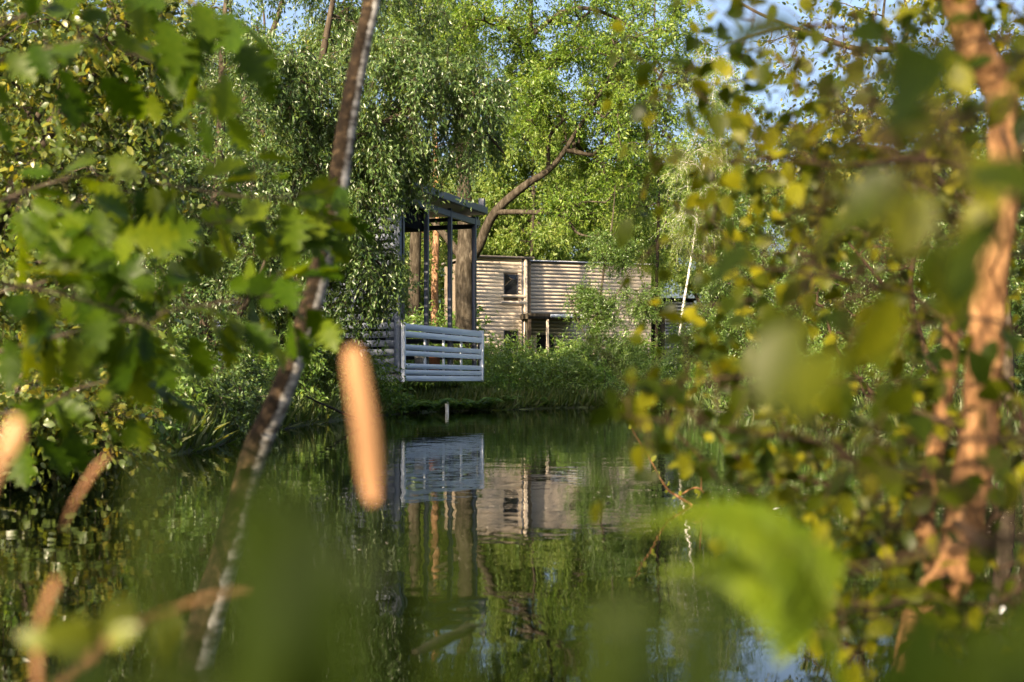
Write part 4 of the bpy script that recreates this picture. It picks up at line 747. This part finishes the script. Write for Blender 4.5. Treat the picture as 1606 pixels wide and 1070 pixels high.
# budding twig rising from the water, middle right
q0 = P(1085, 792, 7.4)
near_plant('budding_twig', 'thin budding twig with small yellow green leaves standing out of the water', 'twig', q0, [(B((1085, 792, 7.4), (1062, 778, 7.4), (1045, 765, 7.4), (1022, 725, 7.4), (990, 672, 7.4)), .009, .003), (B((1065, 778, 7.4), (1090, 765, 7.4), (1105, 775, 7.4), (1112, 800, 7.4)), .006, .003), (B((1100, 768, 7.4), (1098, 720, 7.4)), .005, .002)],
           [(0, 12, .2, 1), (1, 3, .2, .9)], ['ovate'], M['yellow'], M['bark_orange'], .045, 621, hang=0, jitter=.008)
# ------------------------------------------------------------------ dry reeds and blurred stalks close to the lens
def reed(label, pts, w, mname='dry', name='dry_reed', cat='reed', flat=.35, split=0):
    pts = [P(*p) for p in pts]; base = pts[0].copy(); q = spline(np.array(pts)-base, 26); n = len(q)
    t = nrm(np.gradient(q, axis=0)); side = nrm(np.cross(t, [0, 1, 0])); nm = np.cross(side, t); ww = np.interp(np.linspace(0, 1, n), np.linspace(0, 1, len(w)), w)/2
    mb = MB(); an = np.arange(8)*PI/4
    v = q[:, None]+ww[:, None, None]*(np.cos(an)[None, :, None]*side[:, None]+flat*np.sin(an)[None, :, None]*nm[:, None])
    i = np.arange(n-1)[:, None]*8; j = np.arange(8)[None]; k = (j+1) % 8
    r_ = thing(name, label, cat, base)
    if split:
        m2 = MB(); h = int(split*n); m2.add(v[:h+1].reshape(-1, 3), np.stack([i[:h]+j, i[:h]+k, i[:h]+8+k, i[:h]+8+j], -1).reshape(-1, 4)); link('stalk', m2.mesh('stalk', M['near_grass'], True), r_)
        v = v[h:]; n = len(v); i = np.arange(n-1)[:, None]*8
    mb.add(v.reshape(-1, 3), np.stack([i+j, i+k, i+8+k, i+8+j], -1).reshape(-1, 4)); mb.add(v[0], [list(range(8))]); mb.add(v[-1], [list(range(8))[::-1]])
    link('seed_head' if split else 'stalk', mb.mesh('stalk', M[mname], True), r_); return r_, q, base
reed('tall pale orange cattail head standing upright before the pond, left of the pavilion', [(575, 1150, .8), (580, 1000, .83), (590, 810, .87), (584, 775, .88), (575, 680, .88), (560, 590, .88), (553, 545, .88)], [.0012, .0012, .0012, .0012, .0015, .002, .008, .011, .0165, .0178, .0174, .0168, .016, .0145, .009], 'cattail', 'cattail', 'cattail', split=.4)
reed('dry orange reed tip leaning in at the left edge by the hazel', [(-60, 900, .8), (-25, 800, .8), (-5, 740, .8), (18, 690, .8), (28, 655, .8)], [.002, .003, .006, .014, .006])
reed('thin dry reed slanting above the water at lower left', [(98, 830, 1.2), (115, 790, 1.2), (150, 735, 1.2), (172, 712, 1.2)], [.001, .003, .005, .002])
reed('long dry stem crossing the lower left corner diagonally with an orange tip', [(60, 1100, .9), (180, 1000, .95), (260, 960, 1.0), (345, 932, 1.0), (420, 922, 1.0), (475, 912, 1.0)], [.005, .009, .005, .004, .010, .003])
reed('reddish dry stem standing at the bottom left corner', [(60, 1120, .9), (58, 1020, .9), (62, 980, .9), (80, 930, .9), (92, 905, .9)], [.005, .006, .004, .006, .003])
rng = R(71)
def tuft(label, cx, d, n, hpx, wid, seed, spread_px=120, mname='near_grass', lean=60):
    rs = R(seed); base = P(cx, 1300, d); root = thing('grass_tuft', label, 'grass', base)
    for i in range(n):
        x0 = cx+rs.normal(0, spread_px); dd = d*rs.uniform(.8, 1.3); x1 = x0+rs.normal(0, lean); y1 = hpx+rs.uniform(0, 120)
        q = spline(np.array([P(x0, 1300, dd), P(x0*.7+x1*.3, 1150, dd), P(x1, y1, dd), P(x1+rs.normal(0, 50), y1+rs.uniform(-30, 50), dd)])-base, 9)
        w = wid*rs.uniform(.6, 1.2)*np.array([.8, 1, 1.1, 1.1, 1.05, .95, .8, .5, .05])/2; t = nrm(np.gradient(q, axis=0)); side = nrm(np.cross(t, np.array([0, 1, 0])+rs.normal(0, .4, 3)))
        mb = MB(); n9 = len(q); mid = q+np.cross(side, t)*(w*.25)[:, None]
        v = np.concatenate([q-side*w[:, None], mid, q+side*w[:, None]]); j = np.arange(n9-1); mb.add(v, np.concatenate([np.stack([j, j+1, j+n9+1, j+n9], 1), np.stack([j+n9, j+n9+1, j+2*n9+1, j+2*n9], 1)]))
        link('blade', mb.mesh('blade', M[mname]), root)
tuft('blurred broad green grass blades close to the lens at bottom left of centre', 480, .26, 9, 800, .007, 1, 150)
tuft('blurred green grass blades close to the lens hiding the foot of the leaning birch', 370, .28, 7, 735, .009, 6, 45)
tuft('blurred green grass blades close to the lens along the bottom left', 200, .36, 4, 1000, .008, 2, 80)
tuft('blurred green grass blades close to the lens below the white stake', 760, .36, 2, 1010, .014, 3, 90)
tuft('blurred green grass blades close to the lens at the bottom right of centre', 1050, .36, 6, 900, .010, 4, 110)
tuft('dark blurred grass blades close to the lens in the bottom right corner', 1540, .4, 8, 960, .016, 5, 90)
# fern frond close by, lower right
fb = P(1330, 1100, .95)
root = thing('fern_frond', 'bright green fern frond arching close by at lower right', 'fern', fb)
def frond(pts, Lf, n, seed):
    rs = R(seed); q = spline(np.array([P(*p) for p in pts])-fb, 24); mb = MB(); tube(mb, q, np.linspace(.003, .001, 24), 5); link('stem', mb.mesh('stem', M['near_fern'], True), root); u = np.linspace(0, 1, 24)
    mb = MB(); mb.add(SH['blade'][0]*np.array([4.2, 1, 1]), SH['blade'][1][0]); me = mb.mesh('leaflet', M['near_fern'])
    for i in range(n):
        s = .25+.75*i/n; c = np.array([np.interp(s, u, q[:, j]) for j in range(3)]); t = nrm(np.array([np.interp(min(1, s+.05), u, q[:, j]) for j in range(3)])-c+1e-5)
        for sg in (-1, 1):
            sd = nrm(np.cross(t, [0, -.8, .6])); Fm = frames((sd*sg+t*.45)[None], np.array([[0, -.7, .7]])+rs.normal(0, .15, (1, 3)))[0]
            o = link('leaflet', me, root, loc=c, rot=rot_to_euler(Fm)); o.scale = (Lf*(1.05-s),)*3
frond([(1330, 1100, .95), (1290, 950, .92), (1220, 850, .88), (1120, 810, .85), (980, 830, .82)], .058, 30, 1)
frond([(1330, 1100, .95), (1250, 960, .9), (1150, 890, .9), (1030, 900, .9)], .048, 24, 2)
# small bright leaves bottom-left
lp = P(165, 1120, .8)
near_plant('seedling', 'yellow green seedling with rounded leaves at the bottom left', 'seedling', lp, [(B((165, 1120, .8), (160, 1040, .8), (150, 985, .8)), .004, .002), (B((165, 1120, .8), (110, 1040, .8), (95, 1005, .8)), .003, .002), (B((165, 1110, .8), (230, 1060, .8), (270, 1040, .8)), .003, .002)],
           [(0, 4, .6, 1), (1, 2, .8, 1), (2, 3, .6, 1)], ['ovate'], M['yellow'], M['near_grass'], .035, 631, hang=0, jitter=.004)

# ------------------------------------------------------------------ things on the water
def stick(label, pts, r, m, name='driftwood', cat='driftwood'):
    pts = [P(*p) for p in pts]; base = pts[0].copy(); mb = MB(); q = spline(np.array(pts)-base, 14, .002, 3); tube(mb, q, np.interp(np.linspace(0, 1, 14), np.linspace(0, 1, len(r)), r), 9); return tag(link(name, mb.mesh(name, m, True), loc=base), label, cat)
stick('pale broken branch floating on the dark water at bottom centre', [(650, 1028, 3.38), (690, 1006, 3.52), (735, 985, 3.70), (752, 982, 3.78)], [.014, .016, .013, .006], M['bark'])
stick('thin bare branch leaning into the water right of the leaning birch', [(480, 622, 19), (520, 640, 20), (556, 655, 21), (600, 668, 22)], [.012, .02, .02, .015], M['bark'], 'fallen_branch', 'branch')
rs = R(88)
for n_, (x, y, lab) in enumerate([(955, 785, 'white feather floating in mid pond'), (1205, 800, 'pale leaf floating left of a pair at right'), (1228, 803, 'pale leaf floating right of a pair at right'), (1560, 962, 'pale leaf floating near the right edge'), (1150, 735, 'white seed fluff floating right of the budding twig')]):
    d = CAM_Z*F/(y-598); q = P(x, y, d); mb = MB(); V, f = SH['ovate']; mb.add(V, f[0]); o = link('floating_leaf', mb.mesh('floating_leaf', M['white']), loc=(q[0], q[1], .02), rot=(.1, .1, n_)); o.scale = (.05+.01*n_,)*3; tag(o, lab, 'leaf')

# pollen and leaf specks drifting on the water
rs = R(123); n = 900; x = rs.uniform(-3, 5, n); y = np.abs(rs.normal(0, 8, n))+5; cl = rs.uniform(0, 1, n) < .6; x = np.where(cl, 2.2+rs.normal(0, .7, n), x); y = np.where(cl, 8+rs.normal(0, 1.0, n), y)
ok = sdist(x, y) < -.1; x = x[ok]; y = y[ok]; n = len(x); mb = MB(); a = rs.uniform(0, 6.28, n)
leaves_into(mb, SH['round'], np.c_[x, y, np.full(n, .006)], frames(np.c_[np.cos(a), np.sin(a), 0*a], np.tile([0, 0, 1.0], (n, 1))), rs.uniform(.006, .022, n))
tag(link('pollen', mb.mesh('pollen', M['siding']), kind='stuff'), 'pale pollen specks and leaf bits drifting on the pond', 'pollen')
